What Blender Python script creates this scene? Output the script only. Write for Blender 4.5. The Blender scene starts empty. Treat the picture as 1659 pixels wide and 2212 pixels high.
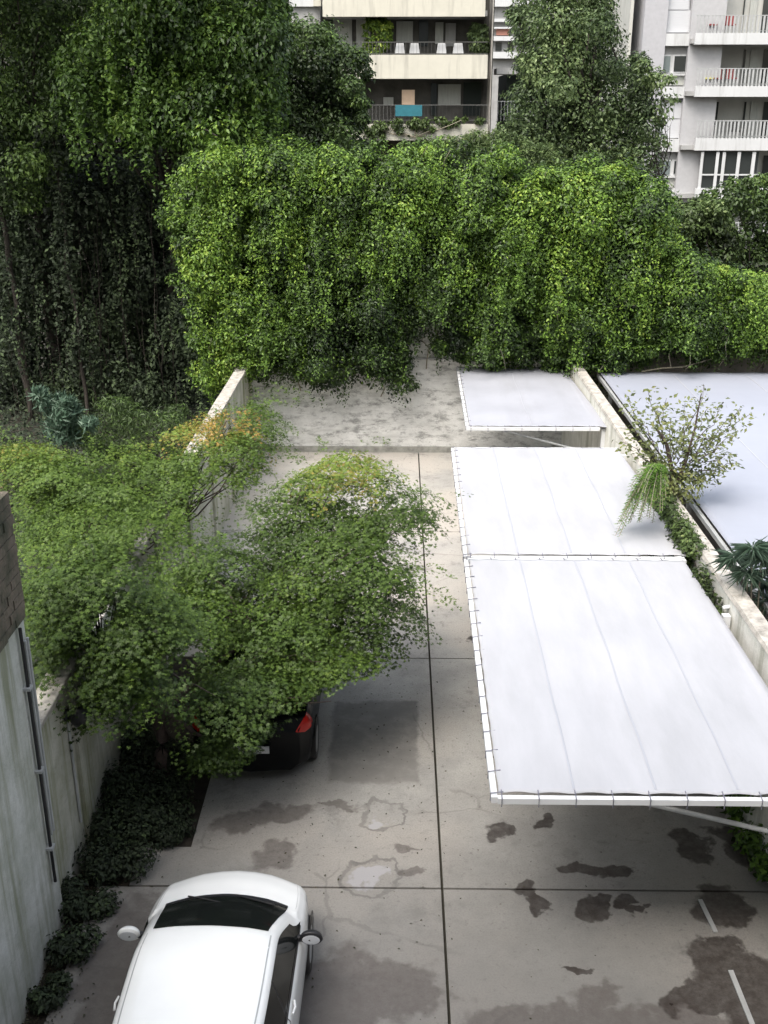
import bpy, math, random
import numpy as np
from mathutils import Vector
R = math.radians
rng = np.random.default_rng(7)
random.seed(7)
sc = bpy.context.scene
COL = sc.collection

# ------------------------------------------------------------------ camera
CAM_H = 8.8
PITCH = 21.1945
YAW = 0.7876
cam = bpy.data.cameras.new('camera')
cam.sensor_fit = 'VERTICAL'
cam.sensor_height = 36.0
cam.lens = 36.0 * 2272 / 2212
cam.clip_end = 2000
camo = bpy.data.objects.new('camera', cam)
COL.objects.link(camo)
camo.location = (0, 0, CAM_H)
camo.rotation_euler = (R(90 - PITCH), 0, R(YAW))
sc.camera = camo
sc.render.resolution_x, sc.render.resolution_y = 768, 1024

# ------------------------------------------------------------------ sky and sun
SUN_EL, SUN_AZ = 58, -148      # light comes from behind and left, over the block the yard belongs to
w = bpy.data.worlds.new('World')
sc.world = w
w.use_nodes = True
nt = w.node_tree
bg = nt.nodes['Background']
sky = nt.nodes.new('ShaderNodeTexSky')
sky.sky_type = 'NISHITA'
sky.sun_disc = False
sky.sun_elevation = R(SUN_EL)
sky.sun_rotation = R(SUN_AZ)
sky.air_density = 1.6
sky.dust_density = 6.0
sky.ozone_density = 1.0
hs = nt.nodes.new('ShaderNodeHueSaturation')
hs.inputs['Saturation'].default_value = 0.55
nt.links.new(sky.outputs[0], hs.inputs['Color'])
nt.links.new(hs.outputs[0], bg.inputs['Color'])
bg.inputs['Strength'].default_value = 0.15
sun = bpy.data.lights.new('sun', 'SUN')
sun.energy = 1.0
sun.angle = R(30)
sun.color = (1.0, 0.985, 0.96)
suno = bpy.data.objects.new('sun', sun)
COL.objects.link(suno)
sd = Vector((math.sin(R(SUN_AZ)) * math.cos(R(SUN_EL)), math.cos(R(SUN_AZ)) * math.cos(R(SUN_EL)), math.sin(R(SUN_EL))))
suno.rotation_euler = sd.to_track_quat('Z', 'Y').to_euler()
sc.view_settings.view_transform = 'Standard'
sc.view_settings.look = 'None'
sc.view_settings.exposure = 1.12
sc.view_settings.gamma = 1

# ------------------------------------------------------------------ measuring helpers
_th, _ya = R(PITCH), R(YAW)
FW = np.array([-math.sin(_ya) * math.cos(_th), math.cos(_ya) * math.cos(_th), -math.sin(_th)])
RT = np.array([math.cos(_ya), math.sin(_ya), 0.0])
UP = np.cross(RT, FW)
def ray(x, y):
    return FW + RT * (x - 829.5) / 2272 - UP * (y - 1106) / 2272
def at(x, y, Y):
    r = ray(x, y); return np.array([0, 0, CAM_H]) + r * (Y / r[1])
def atz(x, y, z=0.0):
    r = ray(x, y); return np.array([0, 0, CAM_H]) + r * ((z - CAM_H) / r[2])
def atx(x, y, X):
    r = ray(x, y); return np.array([0, 0, CAM_H]) + r * (X / r[0])

# ------------------------------------------------------------------ materials
def mat(name, col, rough=0.8, metal=0.0, noise=0.0, scale=4.0, bump=0.0, bscale=30.0, col2=None, spec=0.5, stretch=(1, 1, 1), coat=0.0):
    m = bpy.data.materials.new(name); m.use_nodes = True
    n = m.node_tree.nodes; l = m.node_tree.links
    b = n['Principled BSDF']
    b.inputs['Base Color'].default_value = (*col, 1)
    b.inputs['Roughness'].default_value = rough
    b.inputs['Metallic'].default_value = metal
    b.inputs['Specular IOR Level'].default_value = spec
    if coat: b.inputs['Coat Weight'].default_value = coat
    tc = n.new('ShaderNodeTexCoord')
    mp = n.new('ShaderNodeMapping'); mp.inputs['Scale'].default_value = stretch
    l.new(tc.outputs['Object'], mp.inputs[0])
    if noise or col2:
        t = n.new('ShaderNodeTexNoise'); t.inputs['Scale'].default_value = scale
        t.inputs['Detail'].default_value = 8; t.inputs['Roughness'].default_value = 0.65
        l.new(mp.outputs[0], t.inputs['Vector'])
        mr = n.new('ShaderNodeMapRange')
        mr.inputs[1].default_value = 0.35; mr.inputs[2].default_value = 0.68
        l.new(t.outputs['Fac'], mr.inputs[0])
        mx = n.new('ShaderNodeMix'); mx.data_type = 'RGBA'
        c2 = col2 if col2 else tuple(c * (1 - noise) for c in col)
        mx.inputs[6].default_value = (*col, 1); mx.inputs[7].default_value = (*c2, 1)
        l.new(mr.outputs[0], mx.inputs[0]); l.new(mx.outputs[2], b.inputs['Base Color'])
    if bump:
        t2 = n.new('ShaderNodeTexNoise'); t2.inputs['Scale'].default_value = bscale; t2.inputs['Detail'].default_value = 6
        l.new(mp.outputs[0], t2.inputs['Vector'])
        bp = n.new('ShaderNodeBump'); bp.inputs['Strength'].default_value = bump; bp.inputs['Distance'].default_value = 0.02
        l.new(t2.outputs['Fac'], bp.inputs['Height']); l.new(bp.outputs[0], b.inputs['Normal'])
    return m

def leaf_mat(name, cols, rough=0.45, trans=0.25):
    m = bpy.data.materials.new(name); m.use_nodes = True
    n = m.node_tree.nodes; l = m.node_tree.links
    b = n['Principled BSDF']; b.inputs['Roughness'].default_value = rough
    b.inputs['Specular IOR Level'].default_value = 0.35
    a = n.new('ShaderNodeAttribute'); a.attribute_name = 'tint'
    cr = n.new('ShaderNodeValToRGB')
    e = cr.color_ramp.elements
    while len(e) < len(cols): e.new(0.5)
    for i, c in enumerate(cols):
        e[i].position = i / (len(cols) - 1); e[i].color = (*c, 1)
    l.new(a.outputs['Fac'], cr.inputs[0])
    l.new(cr.outputs[0], b.inputs['Base Color'])
    tr = n.new('ShaderNodeBsdfTranslucent'); l.new(cr.outputs[0], tr.inputs[0])
    mx = n.new('ShaderNodeMixShader'); mx.inputs[0].default_value = trans
    l.new(b.outputs[0], mx.inputs[1]); l.new(tr.outputs[0], mx.inputs[2])
    l.new(mx.outputs[0], n['Material Output'].inputs[0])
    return m

# ------------------------------------------------------------------ object helpers
def tag(o, label=None, cat=None, group=None, kind=None):
    if label: o['label'] = label
    if cat: o['category'] = cat
    if group: o['group'] = group
    if kind: o['kind'] = kind
    return o
def empty(name, loc, label, cat, group=None, rz=0):
    o = bpy.data.objects.new(name, None); COL.objects.link(o)
    o.location = loc; o.rotation_euler = (0, 0, rz); o.empty_display_size = 0.3
    return tag(o, label, cat, group)

class MB:
    def __init__(s): s.v = []; s.f = []; s.sm = []
    def add(s, vs, fs, smooth=False):
        b = len(s.v); s.v += [tuple(float(c) for c in p) for p in vs]
        s.f += [tuple(b + i for i in f) for f in fs]; s.sm += [smooth] * len(fs); return s
    def box(s, a, b, bev=0.0):
        x0, x1 = sorted((a[0], b[0])); y0, y1 = sorted((a[1], b[1])); z0, z1 = sorted((a[2], b[2]))
        s.add([(x0, y0, z0), (x1, y0, z0), (x1, y1, z0), (x0, y1, z0), (x0, y0, z1), (x1, y0, z1), (x1, y1, z1), (x0, y1, z1)],
              [(0, 3, 2, 1), (4, 5, 6, 7), (0, 1, 5, 4), (1, 2, 6, 5), (2, 3, 7, 6), (3, 0, 4, 7)]); return s
    def hexa(s, bot, top):
        s.add(list(bot) + list(top), [(0, 3, 2, 1), (4, 5, 6, 7), (0, 1, 5, 4), (1, 2, 6, 5), (2, 3, 7, 6), (3, 0, 4, 7)]); return s
    def tube(s, pts, r, seg=8, cap=True):
        pts = [Vector(p) for p in pts]; n = len(pts)
        rs = r if hasattr(r, '__len__') else [r] * n
        vs = []
        for i, p in enumerate(pts):
            t = (pts[min(i + 1, n - 1)] - pts[max(i - 1, 0)])
            t = t.normalized() if t.length > 1e-9 else Vector((0, 0, 1))
            u = t.cross(Vector((0, 0, 1)))
            if u.length < 1e-3: u = t.cross(Vector((0, 1, 0)))
            u.normalize(); v = t.cross(u)
            for k in range(seg):
                a = 2 * math.pi * k / seg
                vs.append(p + (u * math.cos(a) + v * math.sin(a)) * rs[i])
        fs = []
        for i in range(n - 1):
            for k in range(seg):
                k2 = (k + 1) % seg
                fs.append((i * seg + k, i * seg + k2, (i + 1) * seg + k2, (i + 1) * seg + k))
        s.add(vs, fs, True)
        if cap: s.add(vs[:seg], [tuple(range(seg))]); s.add(vs[-seg:], [tuple(reversed(range(seg)))])
        return s
    def lathe(s, prof, c, seg=20, axis='z'):
        vs = []
        for (r, h) in prof:
            for k in range(seg):
                a = 2 * math.pi * k / seg; x, y = r * math.cos(a), r * math.sin(a)
                if axis == 'z': q = (x, y, h)
                elif axis == 'x': q = (h, x, y)
                else: q = (x, h, y)
                vs.append((c[0] + q[0], c[1] + q[1], c[2] + q[2]))
        fs = []
        for i in range(len(prof) - 1):
            for k in range(seg):
                k2 = (k + 1) % seg
                fs.append((i * seg + k, i * seg + k2, (i + 1) * seg + k2, (i + 1) * seg + k))
        s.add(vs, fs, True)
        return s
    def grid(s, G, smooth=True):
        G = np.asarray(G); a, b = G.shape[:2]
        s.add(G.reshape(-1, 3), [(i * b + j, i * b + j + 1, (i + 1) * b + j + 1, (i + 1) * b + j) for i in range(a - 1) for j in range(b - 1)], smooth)
        return s
    def build(s, name, m, parent=None, bevel=0.0):
        me = bpy.data.meshes.new(name)
        me.from_pydata(s.v, [], s.f)
        me.polygons.foreach_set('use_smooth', s.sm)
        me.materials.append(m); me.update()
        o = bpy.data.objects.new(name, me); COL.objects.link(o)
        if parent is not None: o.parent = parent; o.matrix_parent_inverse = inv(parent)
        if bevel:
            bm = o.modifiers.new('bevel', 'BEVEL'); bm.width = bevel; bm.segments = 2; bm.limit_method = 'ANGLE'
        return o
def inv(p):
    from mathutils import Matrix, Euler
    M = Matrix.LocRotScale(p.location, p.rotation_euler, None)
    if p.parent is not None: return (inv(p.parent).inverted() @ p.matrix_parent_inverse @ M).inverted() if False else M.inverted() @ Matrix.Identity(4)
    return M.inverted()

# ------------------------------------------------------------------ foliage helpers
SHAPES = {
    'leaf': (np.array([(0, 0, 0), (.42, .27, .07), (1, 0, -.10), (.42, -.27, .07)]), [(0, 1, 2), (0, 2, 3)]),
    'narrow': (np.array([(0, 0, 0), (.4, .11, .03), (1, 0, -.12), (.4, -.11, .03)]), [(0, 1, 2), (0, 2, 3)]),
    'blade': (np.array([(0, 0, 0), (.3, .035, .02), (1, 0, -.22), (.3, -.035, .02)]), [(0, 1, 2), (0, 2, 3)]),
}
SHAPES['grass'] = (np.array([(0, 0, 0), (.4, .016, .03), (1, 0, -.30), (.4, -.016, .03)]), [(0, 1, 2), (0, 2, 3)])
def _star():
    v = [(0, 0, 0)]; f = []
    for k, (a, r) in enumerate(((-105, .6), (-52, .85), (0, 1), (52, .85), (105, .6))):
        a = R(a); b = len(v)
        for da, rr in ((-.42, .4), (0, r), (.42, .4)):
            v.append((rr * math.cos(a + da), rr * math.sin(a + da), -.12 * rr * rr))
        f += [(0, b, b + 1), (0, b + 1, b + 2)]
    return np.array(v), f
SHAPES['star'] = _star()

def unit(a):
    return a / np.maximum(np.linalg.norm(a, axis=-1, keepdims=True), 1e-9)
def leaves(name, L, m, parent, shape='leaf'):
    """L: list of (P, N, D, S, T) arrays -> one mesh"""
    P = np.concatenate([a[0] for a in L]); N = unit(np.concatenate([a[1] for a in L])); D = np.concatenate([a[2] for a in L])
    S = np.concatenate([a[3] for a in L]); T = np.concatenate([a[4] for a in L])
    D = unit(D - (D * N).sum(1, keepdims=True) * N); W = np.cross(N, D)
    tv, tf = SHAPES[shape]
    V = P[:, None] + S[:, None, None] * (tv[None, :, 0, None] * D[:, None] + tv[None, :, 1, None] * W[:, None] + tv[None, :, 2, None] * N[:, None])
    n, k = V.shape[:2]
    F = (np.array(tf)[None] + (np.arange(n) * k)[:, None, None]).reshape(-1)
    nf = n * len(tf)
    me = bpy.data.meshes.new(name)
    me.vertices.add(n * k); me.vertices.foreach_set('co', V.reshape(-1).astype(np.float32))
    me.loops.add(nf * 3); me.loops.foreach_set('vertex_index', F.astype(np.int32))
    me.polygons.add(nf); me.polygons.foreach_set('loop_start', np.arange(0, nf * 3, 3, dtype=np.int32))
    me.polygons.foreach_set('loop_total', np.full(nf, 3, dtype=np.int32))
    at_ = me.attributes.new('tint', 'FLOAT', 'POINT')
    at_.data.foreach_set('value', np.repeat(np.clip(T, 0, 1), k).astype(np.float32))
    me.update(calc_edges=True)
    me.materials.append(m)
    o = bpy.data.objects.new(name, me); COL.objects.link(o)
    if parent is not None: o.parent = parent; o.matrix_parent_inverse = inv(parent)
    return o

def clump(c, r, n, size, tint, up=0.5, droop=0.5, flat=1.0, inner=0.45):
    d = unit(rng.normal(size=(n, 3)))
    bump = 1 + .22 * np.sin(d[:, 0] * 5 + c[0] * 3) * np.cos(d[:, 2] * 6 + c[1] * 2)
    rad = (inner + (1.08 - inner) * rng.random(n) ** 0.6) * bump
    P = np.array(c) + d * rad[:, None] * np.array(r)
    N = d * np.array([1, 1, flat]) + np.array([0, 0, up]) + rng.normal(size=(n, 3)) * .45
    D = rng.normal(size=(n, 3)) * .6 + d * .4 + np.array([0, 0, -droop])
    S = size * rng.uniform(.65, 1.3, n)
    T = tint + rng.normal(size=n) * .17
    return P, N, D, S, T
def inpoly(poly, x, y):
    c = False; j = len(poly) - 1
    for i in range(len(poly)):
        xi, yi = poly[i]; xj, yj = poly[j]
        if (yi > y) != (yj > y) and x < (xj - xi) * (y - yi) / (yj - yi) + xi: c = not c
        j = i
    return c
def samp(poly, n):
    xs = [p[0] for p in poly]; ys = [p[1] for p in poly]; out = []
    while len(out) < n:
        x = rng.uniform(min(xs), max(xs)); y = rng.uniform(min(ys), max(ys))
        if inpoly(poly, x, y): out.append((x, y))
    return out
def strand(p0, length, step, size, tint, out=(0, -1, 0), wob=.09):
    n = max(3, int(length / step)); t = np.arange(n) * step
    ph = rng.uniform(0, 6.28, 2)
    P = np.array(p0) + np.stack([wob * 1.5 * np.sin(t * 2.3 + ph[0]) + rng.normal(size=n) * .035, wob * np.sin(t * 3.1 + ph[1]) + rng.normal(size=n) * .035, -t], 1)
    N = np.array(out) * .5 + np.array([0, 0, .7]) + rng.normal(size=(n, 3)) * .65
    D = np.array([0, 0, -.45]) + rng.normal(size=(n, 3)) * .75
    return P, N, D, size * rng.uniform(.6, 1.3, n), tint + rng.normal(size=n) * .12
def limb(mb, a, b, r0, r1, n=6, wob=.12, sag=0.0):
    a, b = np.array(a, float), np.array(b, float); L = np.linalg.norm(b - a)
    pts = []; 
    for i in range(n + 1):
        t = i / n; p = a + (b - a) * t
        if 0 < i < n: p = p + rng.normal(size=3) * wob * L / n
        p[2] += sag * math.sin(t * math.pi)
        pts.append(p)
    mb.tube(pts, [r0 + (r1 - r0) * i / n for i in range(n + 1)], 7)
    return pts

# ================================================================== MATERIAL SET
M_bark = mat('bark', (.055, .045, .036), .9, noise=.6, scale=9, bump=.6, bscale=25, stretch=(3, 3, .6))
M_bark2 = mat('maple_bark', (.11, .08, .07), .85, noise=.5, scale=12, bump=.4)
M_stem = mat('vine_stem', (.30, .27, .20), .8, noise=.4)
M_soil = mat('soil', (.035, .028, .02), .95, noise=.5, scale=6, bump=.8, bscale=18)
M_white = mat('white_metal', (.72, .73, .74), .4, noise=.08, scale=3)
M_grey = mat('grey_metal', (.42, .43, .43), .5, noise=.2, scale=5)
M_black = mat('black_plastic', (.015, .015, .017), .45)
M_cap = mat('wall_cap', (.56, .525, .47), .85, noise=.6, scale=6, bump=.3)
L_ivyA = leaf_mat('ivy_bright', [(.02, .038, .01), (.06, .12, .02), (.12, .23, .03), (.24, .38, .05)])
L_ivyB = leaf_mat('ivy_dull', [(.025, .035, .015), (.065, .10, .03), (.12, .18, .055), (.27, .32, .12)])
L_ivyC = leaf_mat('ivy_yellow', [(.022, .04, .01), (.07, .13, .022), (.15, .24, .035), (.36, .45, .07)])
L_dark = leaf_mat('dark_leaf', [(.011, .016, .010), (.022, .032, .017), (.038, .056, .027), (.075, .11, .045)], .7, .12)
L_treeA = leaf_mat('tree_leaf', [(.018, .034, .01), (.05, .095, .02), (.10, .18, .03), (.21, .31, .05)])
L_treeC = leaf_mat('tree_leaf_cool', [(.018, .03, .013), (.05, .08, .025), (.095, .16, .04), (.21, .31, .07)])
L_treeD = leaf_mat('tree_leaf_blue', [(.03, .045, .02), (.075, .115, .045), (.14, .20, .075), (.25, .32, .13)])
L_maple = leaf_mat('maple_leaf', [(.022, .04, .010), (.055, .095, .018), (.105, .175, .028), (.18, .255, .04), (.38, .25, .065)], .5, .3)
L_olive = leaf_mat('olive_leaf', [(.06, .08, .03), (.15, .18, .06), (.28, .28, .10)])
L_blue = leaf_mat('blue_leaf', [(.03, .05, .035), (.08, .14, .09), (.17, .25, .18)])

# ================================================================== GROUND
g = MB(); g.add([(-300, -60, -.06), (300, -60, -.06), (300, 600, -.06), (-300, 600, -.06)], [(0, 1, 2, 3)])
tag(g.build('ground', mat('ground_soil', (.055, .05, .035), .95, noise=.5, scale=.5, bump=.4)), kind='structure')

def concrete_material():
    m = bpy.data.materials.new('concrete'); m.use_nodes = True
    n = m.node_tree.nodes; l = m.node_tree.links; b = n['Principled BSDF']
    tc = n.new('ShaderNodeTexCoord')
    def math_(op, a, c, clamp=False):
        q = n.new('ShaderNodeMath'); q.operation = op; q.use_clamp = clamp
        for i, v in enumerate((a, c)):
            if v is None: continue
            if isinstance(v, (int, float)): q.inputs[i].default_value = v
            else: l.new(v, q.inputs[i])
        return q.outputs[0]
    def noise(scale, det=8, rough=.6):
        t = n.new('ShaderNodeTexNoise'); t.inputs['Scale'].default_value = scale; t.inputs['Detail'].default_value = det
        t.inputs['Roughness'].default_value = rough; l.new(tc.outputs['Object'], t.inputs['Vector']); return t.outputs['Fac']
    def mixc(f, a, c, mode='MIX'):
        x = n.new('ShaderNodeMix'); x.data_type = 'RGBA'; x.blend_type = mode
        if isinstance(f, (int, float)): x.inputs[0].default_value = f
        else: l.new(f, x.inputs[0])
        for i, v in ((6, a), (7, c)):
            if isinstance(v, tuple): x.inputs[i].default_value = (*v, 1)
            else: l.new(v, x.inputs[i])
        return x.outputs[2]
    def mrange(v, a, c, d=0., e=1.):
        r = n.new('ShaderNodeMapRange'); r.interpolation_type = 'SMOOTHSTEP'
        for i, q in ((1, a), (2, c), (3, d), (4, e)): r.inputs[i].default_value = q
        l.new(v, r.inputs[0]); return r.outputs[0]
    wob = noise(1.9, 2, .5); wob2 = noise(9, 3, .5)
    wob3 = noise(22, 5, .75)
    wobble = math_('ADD', math_('MULTIPLY', math_('SUBTRACT', wob3, .5), .22), math_('ADD', math_('MULTIPLY', math_('SUBTRACT', wob, .5), .7), math_('MULTIPLY', math_('SUBTRACT', wob2, .5), .45)))
    def cnoise(scale, det, amt):
        t = n.new('ShaderNodeTexNoise'); t.inputs['Scale'].default_value = scale; t.inputs['Detail'].default_value = det; l.new(tc.outputs['Object'], t.inputs['Vector'])
        a = n.new('ShaderNodeVectorMath'); a.operation = 'SUBTRACT'; a.inputs[1].default_value = (.5, .5, .5); l.new(t.outputs['Color'], a.inputs[0])
        q = n.new('ShaderNodeVectorMath'); q.operation = 'SCALE'; q.inputs['Scale'].default_value = amt; l.new(a.outputs[0], q.inputs[0]); return q.outputs[0]
    w1 = n.new('ShaderNodeVectorMath'); l.new(tc.outputs['Object'], w1.inputs[0]); l.new(cnoise(2.2, 3, .75), w1.inputs[1])
    w2 = n.new('ShaderNodeVectorMath'); l.new(w1.outputs[0], w2.inputs[0]); l.new(cnoise(9, 5, .16), w2.inputs[1])
    def dist(blobs):
        cur = None
        for (px, py, rx, ry, rot) in blobs:
            c = atz(px, py); ex = abs(atz(px + rx, py)[0] - c[0]); ey = abs(atz(px, py - ry)[1] - atz(px, py + ry)[1]) / 2
            mp = n.new('ShaderNodeMapping'); mp.vector_type = 'TEXTURE'
            mp.inputs[1].default_value = (c[0], c[1], 0); mp.inputs[2].default_value = (0, 0, R(rot)); mp.inputs[3].default_value = (ex, ey, 1)
            l.new(w2.outputs[0], mp.inputs[0])
            sp = n.new('ShaderNodeVectorMath'); sp.operation = 'MULTIPLY'; sp.inputs[1].default_value = (1, 1, 0); l.new(mp.outputs[0], sp.inputs[0])
            ln = n.new('ShaderNodeVectorMath'); ln.operation = 'LENGTH'; l.new(sp.outputs[0], ln.inputs[0])
            cur = ln.outputs['Value'] if cur is None else math_('MINIMUM', cur, ln.outputs['Value'])
        return math_('ADD', cur, wobble)
    wet = dist([(1080, 1795, 44, 19, 0), (1175, 1770, 25, 15, 0), (1262, 1882, 45, 20, 0), (1325, 1876, 42, 17, 0), (1142, 1925, 27, 22, 0), (1162, 1952, 24, 22, 0),
                (1280, 1967, 42, 27, 0), (1355, 1955, 30, 20, 0), (1392, 1972, 26, 16, 0), (1495, 1832, 42, 38, 0), (1555, 1808, 35, 22, 0), (1600, 1838, 38, 26, 0), (1625, 1865, 24, 20, 0),
                (1560, 1955, 62, 52, 0), (1235, 2090, 40, 11, 0), (1570, 2080, 80, 50, 0), (1640, 2140, 130, 90, 0), (1500, 2165, 60, 40, 0), (1010, 1375, 14, 6, 0)])
    damp = dist([(1160, 2205, 190, 48, 0), (1290, 2160, 70, 40, 0), (820, 2130, 150, 90, 0), (720, 2160, 150, 110, 0), (600, 1755, 62, 24, 0), (520, 1775, 60, 28, 0),
                 (880, 1838, 32, 10, 0), (890, 1885, 30, 14, 0), (1400, 2230, 300, 60, 0), (590, 1850, 60, 30, 0), (250, 2100, 80, 200, 0), (730, 1745, 50, 10, 0)])
    ring = dist([(822, 1758, 46, 34, 0), (800, 1890, 70, 36, 0)])
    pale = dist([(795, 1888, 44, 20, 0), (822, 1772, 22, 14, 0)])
    # rectangular repair patch
    a, c = atz(700, 1510), atz(930, 1510); d = atz(930, 1700); e = atz(740, 1705)
    sx = n.new('ShaderNodeSeparateXYZ'); l.new(tc.outputs['Object'], sx.inputs[0])
    px_ = math_('ADD', sx.outputs[0], math_('MULTIPLY', wobble, .22)); py_ = math_('ADD', sx.outputs[1], math_('MULTIPLY', wobble, .35))
    rect = math_('MULTIPLY', math_('MULTIPLY', mrange(px_, -1.02, -.92), mrange(px_, .28, .36, 1, 0)), math_('MULTIPLY', mrange(py_, d[1], d[1] + .12), mrange(py_, a[1] - .12, a[1], 1, 0)))
    base = mixc(mrange(noise(1.1, 9, .7), .3, .7), (.44, .43, .405), (.31, .305, .29))
    base = mixc(mrange(noise(.35, 4, .5), .42, .62), base, (.46, .43, .39))
    base = mixc(mrange(noise(45, 3, .6), .42, .65, 0, .28), base, (.15, .145, .14))
    base = mixc(mrange(noise(.8, 10, .8), .53, .66, 0, .6), base, (.17, .165, .155))
    base = mixc(mrange(noise(14, 5, .7), .57, .68, 0, .6), base, (.13, .125, .115))
    base = mixc(math_('MULTIPLY', rect, mrange(noise(3.0, 6, .7), .3, .6, .6, .95)), base, (.20, .192, .18))
    # near end painted darker: damp ground plus shade from the near building
    low = mrange(math_('ADD', sx.outputs[1], math_('MULTIPLY', wobble, 2.0)), 8.0, 15.0, .78, 0.)
    base = mixc(low, base, (.15, .145, .135))
    rm = math_('MULTIPLY', mrange(ring, .72, .86), mrange(ring, .98, 1.1, 1, 0))
    base = mixc(math_('MULTIPLY', rm, math_('MULTIPLY', noise(3, 3, .5), 1.1)), base, (.10, .095, .09))
    grain = mrange(noise(7, 6, .75), .3, .65, .72, 1.)
    dm = math_('MULTIPLY', mrange(damp, .72, 1.08, 1, 0), grain); wm = math_('MULTIPLY', mrange(wet, .80, 1.06, 1, 0), grain)
    base = mixc(math_('MULTIPLY', dm, .75), base, (.085, .072, .066))
    base = mixc(math_('MULTIPLY', wm, .93), base, (.042, .034, .03))
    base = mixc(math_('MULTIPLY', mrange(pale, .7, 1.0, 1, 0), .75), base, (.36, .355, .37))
    # hairline cracks
    vo = n.new('ShaderNodeTexVoronoi'); vo.feature = 'DISTANCE_TO_EDGE'; vo.inputs['Scale'].default_value = .42
    wv = n.new('ShaderNodeVectorMath'); wv.operation = 'ADD'; l.new(tc.outputs['Object'], wv.inputs[0])
    nv = n.new('ShaderNodeTexNoise'); nv.inputs['Scale'].default_value = 3; nv.inputs['Detail'].default_value = 6; l.new(tc.outputs['Object'], nv.inputs['Vector'])
    sv = n.new('ShaderNodeVectorMath'); sv.operation = 'SCALE'; sv.inputs['Scale'].default_value = .22; l.new(nv.outputs['Color'], sv.inputs[0]); l.new(sv.outputs[0], wv.inputs[1]); l.new(wv.outputs[0], vo.inputs['Vector'])
    crk = math_('MULTIPLY', mrange(vo.outputs['Distance'], .003, .009, 1, 0), mrange(noise(.7, 2, .5), .5, .6))
    base = mixc(math_('MULTIPLY', crk, .28), base, (.08, .075, .07))
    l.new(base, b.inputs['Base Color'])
    ro = math_('SUBTRACT', .85, math_('MULTIPLY', wm, .45)); l.new(math_('SUBTRACT', ro, math_('MULTIPLY', dm, .15)), b.inputs['Roughness'])
    bp = n.new('ShaderNodeBump'); bp.inputs['Strength'].default_value = .25; bp.inputs['Distance'].default_value = .01
    l.new(noise(60, 6, .7), bp.inputs['Height']); l.new(bp.outputs[0], b.inputs['Normal'])
    return m
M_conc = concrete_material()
# slabs with open joints, planting bed cut out at the left
p = MB()
JX, JY = .56, [-1.1, 4.52, 10.17, 15.81, 21.5, 27.2]
gp = .016
for i in range(5):
    y0, y1 = JY[i] + gp, JY[i + 1] - gp
    p.box((JX + gp, y0, -.05), (4.55, y1, 0))
    if i == 2:
        p.box((-2.6, y0 + .7, -.05), (JX - gp, y1, 0)); p.box((-3.22, y0, -.05), (JX - gp, y0 + .7, 0))
    elif i == 1 or i == 0: p.box((-3.75 if i == 0 else -3.6, y0, -.05), (JX - gp, y1, 0))
    else: p.box((-3.95, y0, -.05), (JX - gp, y1, 0))
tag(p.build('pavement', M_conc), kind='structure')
b = MB(); b.box((-3.95, 3.0, -.055), (-2.6, 16, -.02)); tag(b.build('planting_bed_soil', M_soil), kind='structure')

# ================================================================== WALLS
def plaster(name, c1, c2, streak, sc_=1.0, streakcol=(.10, .12, .05), vertical=True, bstr=.35, crack=0.3):
    m = bpy.data.materials.new(name); m.use_nodes = True
    n = m.node_tree.nodes; l = m.node_tree.links; b = n['Principled BSDF']; b.inputs['Roughness'].default_value = .92
    tc = n.new('ShaderNodeTexCoord')
    def noise(scale, st, det=8, rg=.65):
        mp = n.new('ShaderNodeMapping'); mp.inputs['Scale'].default_value = st; l.new(tc.outputs['Object'], mp.inputs[0])
        t = n.new('ShaderNodeTexNoise'); t.inputs['Scale'].default_value = scale; t.inputs['Detail'].default_value = det; t.inputs['Roughness'].default_value = rg
        l.new(mp.outputs[0], t.inputs['Vector']); return t.outputs['Fac']
    def mr(v, a, c, d=0., e=1.):
        r = n.new('ShaderNodeMapRange'); 
        for i, q in ((1, a), (2, c), (3, d), (4, e)): r.inputs[i].default_value = q
        l.new(v, r.inputs[0]); return r.outputs[0]
    def mx(f, a, c):
        x = n.new('ShaderNodeMix'); x.data_type = 'RGBA'; l.new(f, x.inputs[0])
        for i, v in ((6, a), (7, c)):
            if isinstance(v, tuple): x.inputs[i].default_value = (*v, 1)
            else: l.new(v, x.inputs[i])
        return x.outputs[2]
    base = mx(mr(noise(1.3 * sc_, (1, 1, 1)), .35, .65), c1, c2)
    st = (2.2, 2.2, .12) if vertical else (.5, .5, 3.5)
    base = mx(mr(noise(1.6, st), .50, .68, 0, streak), base, streakcol)
    base = mx(mr(noise(5 if crack < .9 else 2.2, (1, 1, 2.5), 10, .8), (.50 if crack > .9 else .54), (.60 if crack > .9 else .68), 0, crack), base, tuple(c * .45 for c in c2))
    base = mx(mr(noise(30, (1, 1, 1), 4, .7), .5, .8, 0, .35), base, tuple(c * .6 for c in c2))
    l.new(base, b.inputs['Base Color'])
    bp = n.new('ShaderNodeBump'); bp.inputs['Strength'].default_value = bstr; bp.inputs['Distance'].default_value = .03
    l.new(noise(7, (1, 1, 2.0), 10, .75), bp.inputs['Height']); l.new(bp.outputs[0], b.inputs['Normal'])
    return m
M_wallL = plaster('left_plaster', (.56, .55, .49), (.36, .36, .28), 1.0, 1.4, (.14, .155, .045))
M_wallN = plaster('near_plaster', (.60, .60, .57), (.38, .39, .34), .75, 1.2, (.16, .17, .08))
M_wallB = plaster('back_plaster', (.84, .84, .82), (.66, .66, .64), .35, 1.6, (.30, .30, .28), False, 1.0, .91)
M_wallR = plaster('right_plaster', (.80, .79, .74), (.62, .61, .54), .55, 1.5, (.14, .15, .08))
M_brick = mat('dark_brick', (.17, .135, .105), .95, scale=3.5, bump=1.0, bscale=18, col2=(.045, .05, .03))
M_core = mat('wall_core', (.36, .35, .35), .9, noise=.4, scale=3)

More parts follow.
